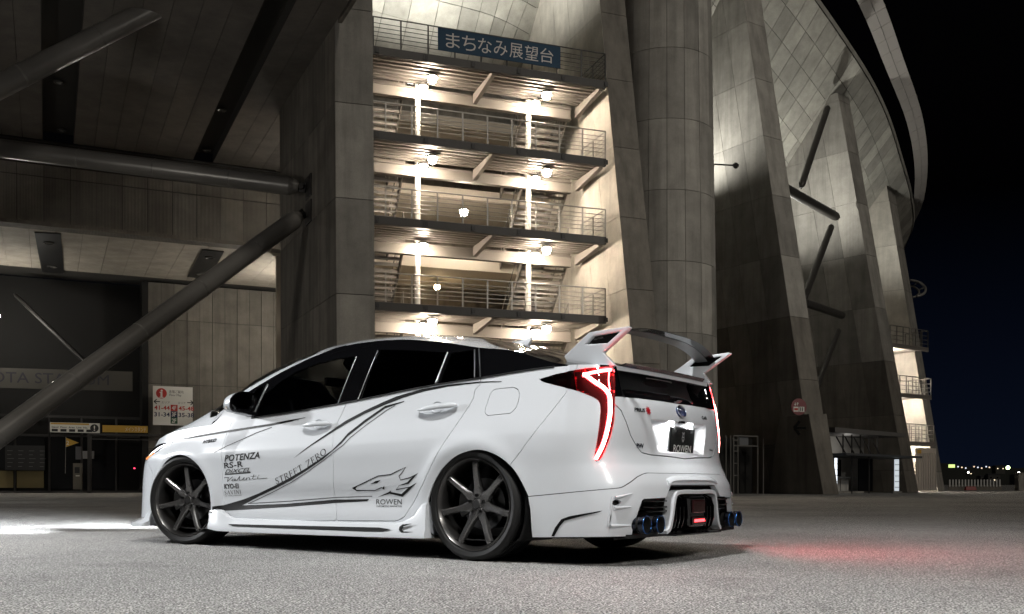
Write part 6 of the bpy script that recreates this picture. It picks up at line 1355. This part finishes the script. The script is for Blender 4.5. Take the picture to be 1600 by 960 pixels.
# corner vents of the bumper: dark pockets with body-colour blades
for sy in (1, -1):
    for k in ('vent1', 'vent2'):
        P3 = [on_body(a, b, -.028)[0] for a, b in [(B[k][0][0]-.03, B[k][0][1]+.02), (B[k][1][0]+.03, B[k][1][1]+.02), (B[k][2][0]+.03, B[k][2][1]-.02), (B[k][3][0]-.03, B[k][3][1]-.02)]]
        part('vent_pocket', [(p[0], p[1]*sy, p[2]) for p in P3], [(0, 1, 2, 3)] if sy > 0 else [(3, 2, 1, 0)], void_black, rb)
    for (s0, z0), (s1, z1) in (((5.010, .3665), (5.10, .388)), ((5.006, .314), (5.09, .318)), ((4.992, .222), (5.09, .219))):
        path = [on_body(s0+(s1-s0)*q, z0+(z1-z0)*q, .013*(1-q)+.003)[0] for q in np.linspace(0, 1, 8)]
        MB().tube([(p[0], p[1]*sy, p[2]) for p in path], [.0085*(1-.6*q) for q in np.linspace(0, 1, 8)], 8).build('vent_blade', paint, rb, 60)
    path = [on_body(a, b, .007)[0] for a, b in ((5.000, .375), (4.994, .33), (4.986, .26), (4.982, .218))]
    MB().tube([(p[0], p[1]*sy, p[2]) for p in catmull(path, 14)[0]], .006, 8).build('vent_edge', paint, rb, 60)
# brow over the diffuser
br = catmull([(.315, .462), (.28, .474), (.24, .480), (0, .483), (-.24, .480), (-.28, .474), (-.315, .462)], 40)[0]
secs = [[(bx(p[0])+.022, p[0], p[1]+.004), (bx(p[0])+.004, p[0], p[1]-.008), (bx(p[0])-.002, p[0], p[1]-.020), (bx(p[0])+.012, p[0], p[1]-.030), (bx(p[0])+.05, p[0], p[1]-.010)] for p in br]
loft(secs, 'bumper_brow', paint, car, 1, 50)

# ---- number plate, badges
hx = lambda z: float(np.interp(z, WG[-1][:, 2], WG[-1][:, 0]))
pc = Vector((hx(.69)+.006, .0, .688)); ptilt = R(-5)
pl_M = Matrix.Translation(pc) @ Matrix.Rotation(ptilt, 4, 'Y')
m_ = MB(); m_.box((0, 0, 0), (.008, .305, .158), pl_M); npl = bevel(m_.build('number_plate', plate_black, car), .002)
V, F = text_mesh2d('ROWEN', .040, width=.225, bold=.0); part('plate_lettering', [pl_M @ Vector((-.006, .112-v[0], -.060+v[1])) for v in V], F, plate_white, npl)
wv, wf = strokes2d([[(.35, 0), (.1, .35), (.3, .75), (.2, 1), (.5, .8), (.8, 1), (.7, .72), (.9, .3), (.65, 0)], [(.35, 0), (.5, .25), (.65, 0)], [(.3, .5), (.45, .45)], [(.7, .5), (.55, .45)]], .09)
part('plate_emblem', [pl_M @ Vector((-.006, .018-v[0]*.036, .0+v[1]*.055)) for v in wv], wf, mat('plate_silver', (.5, .5, .5), .4), npl)
m_ = MB(); m_.box((0, .10, .06), (.012, .012, .012), pl_M); m_.box((0, -.10, .06), (.012, .012, .012), pl_M); m_.build('plate_bolt', steel, npl)
m_ = MB(); m_.box((.004, 0, 0), (.006, .325, .178), pl_M); m_.build('plate_frame', steel, npl)
for yy in (.12, -.12):
    m_ = MB(); m_.box((hx(.80)+.012, yy, .797), (.02, .06, .008)); o = m_.build('plate_lamp', mat('plate_lamp_glow', (1, 1, 1), .4, emit=(1, .98, .95), estr=12.), car)
    ld = bpy.data.lights.new('plate_lamp_light', 'AREA'); ld.shape = 'RECTANGLE'; ld.size = .05; ld.size_y = .02; ld.energy = 4.2; ld.color = (1, .99, .97)
    lo = bpy.data.objects.new('plate_lamp_light', ld); COL.objects.link(lo); lo.parent = car; lo.location = (hx(.80)+.004, yy, .790); lo.rotation_euler = (0, R(-30), 0)
m_ = MB(); m_.box((hx(.80)-.004, .015, .800), (.03, .045, .016)); bevel(m_.build('rear_camera', black_gloss, car), .004)
ez_ = .866; exx = hx(ez_)-.006; tl_ = math.atan2(hx(.83)-hx(.90), .07)
eM = Matrix.Translation((exx, 0, ez_)) @ Matrix.Rotation(-tl_, 4, 'Y')
e = MB(); e.lathe([(.0, -.004), (.050, -.004), (.050, .006)], 40, axis='x'); V = [eM @ Vector((v[0], v[1], v[2]*.72)) for v in e.V]; emb = part('emblem', V, e.F, emblem_blue, car, smooth=True, angle=40)
def ring_o(ry, rz, cy, cz, r): 
    m_ = MB(); m_.tube([eM @ Vector((-.006, cy+ry*math.cos(a), cz+rz*math.sin(a))) for a in np.linspace(0, 2*math.pi, 37)], r, 6, False); m_.build('emblem_ring', chrome, emb, 60)
ring_o(.050, .036, 0, 0, .0034); ring_o(.015, .032, 0, 0, .0028); ring_o(.032, .012, 0, .016, .0028)
def on_tail(y, z, off=0.):
    """point on the tail at car y and height z"""
    k0 = len(plan_s)-110; ys = np.array([np.interp(z, WG[i][:, 2], WG[i][:, 1]) for i in range(k0, len(plan_s))])
    q, n_ = on_body(float(np.interp(-abs(y), -ys, plan_s[k0:])), z, off)
    return (q, n_) if y >= 0 else (q*[1, -1, 1], n_*[1, -1, 1])
def tail_badge(y0, z, h, w, VF, m, name='badge'):
    V, F = VF; return part(name, [on_tail(y0-v[0]*w, z+v[1]*h, .004)[0] for v in V], F, m, car)
def unit_text(body, **kw):
    V, F = text_mesh2d(body, 1., width=1., **kw); return V, F
tail_badge(.505, .838, .021, .10, unit_text('PRIUS', shear=.2, bold=.03), black_gloss)
hv = [[(.5, .5), (.5+.5*math.cos(a), .5+.5*math.sin(a))] for a in np.arange(8)*math.pi/4+.2]
tail_badge(.395, .829, .040, .040, strokes2d(hv, .22), badge_red)
tail_badge(-.30, .836, .021, .085, unit_text('C-HR', bold=.03), black_gloss); tail_badge(-.395, .645, .012, .062, unit_text('E-Four', bold=.03), black_gloss)
tail_badge(.505, .637, .026, .062, unit_text('PHV', bold=.03), chrome)
body_text('t_synergy', 'HYBRID', 'badge', black_gloss, shear=.3, bold=.03, off=.003)

# ---- roof antenna fin, lip flap, third brake light
secs = []
for t_ in np.linspace(0, 1, 9):
    hgt = .010+.048*t_**1.4; x = .34-.13*t_; zz = float(roof_z(x))-.004; w_ = .028*(1-.55*t_)+.004; secs.append([(x, w_, zz), (x-.02*t_, w_*.45, zz+hgt*.6), (x-.03*t_, .002, zz+hgt), (x-.03*t_, -.002, zz+hgt), (x-.02*t_, -w_*.45, zz+hgt*.6), (x, -w_, zz)])
loft(secs, 'antenna_fin', paint, car, 1, 60)
fy = np.linspace(.50, -.50, 41); lz = lambda y: float(np.interp(abs(y), [0, .25, .5, .62], [1.089, 1.0885, 1.0855, 1.083]))
secs = [[(-.785, y, lz(y)+.002), (-.800, y, lz(y)+.020), (-.794, y, lz(y)+.023), (-.745, y, lz(y)+.010), (-.745, y, lz(y)+.004)] for y in fy]
loft(secs, 'gurney_flap', carbon, car, 1, 40)
m_ = MB()
for k in range(15):
    a = -.5+k/14; P_ = [(-.735, a*.28, 1.060)]; 
m_.prism([(-.742+.0*a, .16*math.cos(a), 1.0595) if False else (-.737+.018*math.sin(a), .16*math.cos(a), 1.0600) for a in np.linspace(0, 2*math.pi, 28, endpoint=False)], (0, 0, -.006)); m_.build('third_brake_light', mat('brake_lens_grey', (.45, .4, .4), .15, 0, .5), hl)

# ---- rear wing
def wing_up(sy):
    """upright: outline (x, z) leaning outwards with height"""
    out = [(-.585, 1.092), (-.565, 1.128), (-.665, 1.232), (-.690, 1.252), (-.905, 1.282), (-.912, 1.272), (-.815, 1.150), (-.835, 1.092)]
    return out
UP = WING_UP
def lean(z): return UP['y0']+UP['k']*(z-1.10)
for sy in (1, -1):
    outl = UP['outline']; slot = UP['slot']; th = .034
    def pt(p, dy): return (p[0], (lean(p[1])+dy)*sy, p[1])
    V, F = [], []
    # outer and inner skins as rings between outline and slot
    n = len(outl)
    bm_ = bmesh.new()
    def skin(dy, flip):
        import itertools
        tri = tessellate_polygon([[Vector((p[0], p[1], 0)) for p in outl], [Vector((p[0], p[1], 0)) for p in slot[::-1]]])
        pts = list(outl)+list(slot[::-1]); k = len(V)
        for p in pts: V.append(pt(p, dy))
        for f in tri: F.append(tuple(i+k for i in (f[::-1] if flip else f)))
        return k
    k0 = skin(th/2, sy < 0); k1 = skin(-th/2, sy > 0)
    for ring, o0 in ((range(n), 0), (range(len(slot)), n)):
        L_ = len(ring)
        for i in ring: a, b = o0+i, o0+(i+1) % L_; F.append((k0+a, k0+b, k1+b, k1+a))
    me = mesh('wing_upright', V, F); b = bmesh.new(); b.from_mesh(me); bmesh.ops.recalc_face_normals(b, faces=b.faces); b.to_mesh(me); b.free()
    o = link('wing_upright', me, paint, car); bevel(o, .006, 3)
    m_ = MB(); m_.prism([pt(p, -.004) for p in slot], (0, -.006*sy, 0)); m_.build('upright_slot', black_gloss, o)
    V2, F2 = text_mesh2d('ROWEN', .012, width=.06, bold=.01); part('upright_lettering', [pt((slot[0][0]-.045-v[0], slot[0][1]+.018+v[1]+.12*v[0]), .0035) for v in V2], F2 if sy < 0 else [f[::-1] for f in F2], mat('grey_print', (.12, .12, .12), .4), o)
    # foot sweeping into the hatch corner
    x0, x1 = outl[0][0], outl[-1][0]; yb = lean(1.10)
    secs = [[(x0, (yb+.012)*sy, 1.094), (x0-.0, (yb+.018)*sy, 1.082), (x1-.01, (yb+.0)*sy, 1.070), (x1, (yb+.012)*sy, 1.096)], [(x0-.01, (yb-.10)*sy, 1.112), (x0-.01, (yb-.10)*sy, 1.080), (x1-.01, (yb-.15)*sy, 1.075), (x1, (yb-.15)*sy, 1.096)]]
    bevel(loft(secs, 'wing_foot', paint, o), .006)
# blade: an arch between the uprights
yt = lean(UP['blade'][1])-.006
secs = []
for q in np.linspace(-1, 1, 61):
    y = yt*q; arc = (1-abs(q)**3.4); zc_ = UP['blade'][1]+UP['rise']*arc; xf = UP['blade'][0]+.05*arc*0; ch = .17-.03*abs(q)**2
    sh = [(0, .0), (-.03, .012), (-.08, .016), (-.14, .013), (-.20, .006), (-.205, .002), (-.14, -.004), (-.08, -.008), (-.03, -.008)]
    secs.append([(xf+a*ch/.2, y, zc_+b) for a, b in sh])
wb = loft(secs, 'wing_blade', carbon, car, 1, 35)
uo = []
for s_ in secs: uo.append([(s_[0][0]-.012, s_[0][1], s_[8][2]-.002), (s_[6][0]+.01, s_[0][1], s_[6][2]-.004), (s_[6][0]+.01, s_[0][1], s_[6][2]-.001), (s_[0][0]-.012, s_[0][1], s_[8][2]+.001)])
loft(uo, 'blade_underside', mat('wing_grey', (.32, .33, .34), .3, 0, .5), wb, 1, 50)

# ---- headlight beams on the ground ahead of the nose
for sy in (1, -1):
    ld = bpy.data.lights.new('headlight_beam', 'SPOT'); ld.energy = 4600; ld.color = (.93, .97, 1); ld.spot_size = R(46); ld.spot_blend = 1.; ld.shadow_soft_size = .06
    lo = bpy.data.objects.new('headlight_beam', ld); COL.objects.link(lo); lo.parent = car; lo.location = (3.72, .55*sy, .62); lo.rotation_euler = Vector((1, .05*sy, -.045)).to_track_quat('-Z', 'Y').to_euler()

# ---- glow of the tail lamps
for sy in (1, -1):
    ld = bpy.data.lights.new('tail_lamp_glow', 'AREA'); ld.shape = 'RECTANGLE'; ld.size = .06; ld.size_y = .35; ld.energy = .6 if sy > 0 else 30; ld.color = (1, .06, .09)
    lo = bpy.data.objects.new('tail_lamp_glow', ld); COL.objects.link(lo); lo.parent = car; lo.location = (-.90, .745*sy, .80); lo.rotation_euler = Vector((-1, .25, -.12) if sy > 0 else (-.80, -.60, .12)).to_track_quat('-Z', 'Y').to_euler()
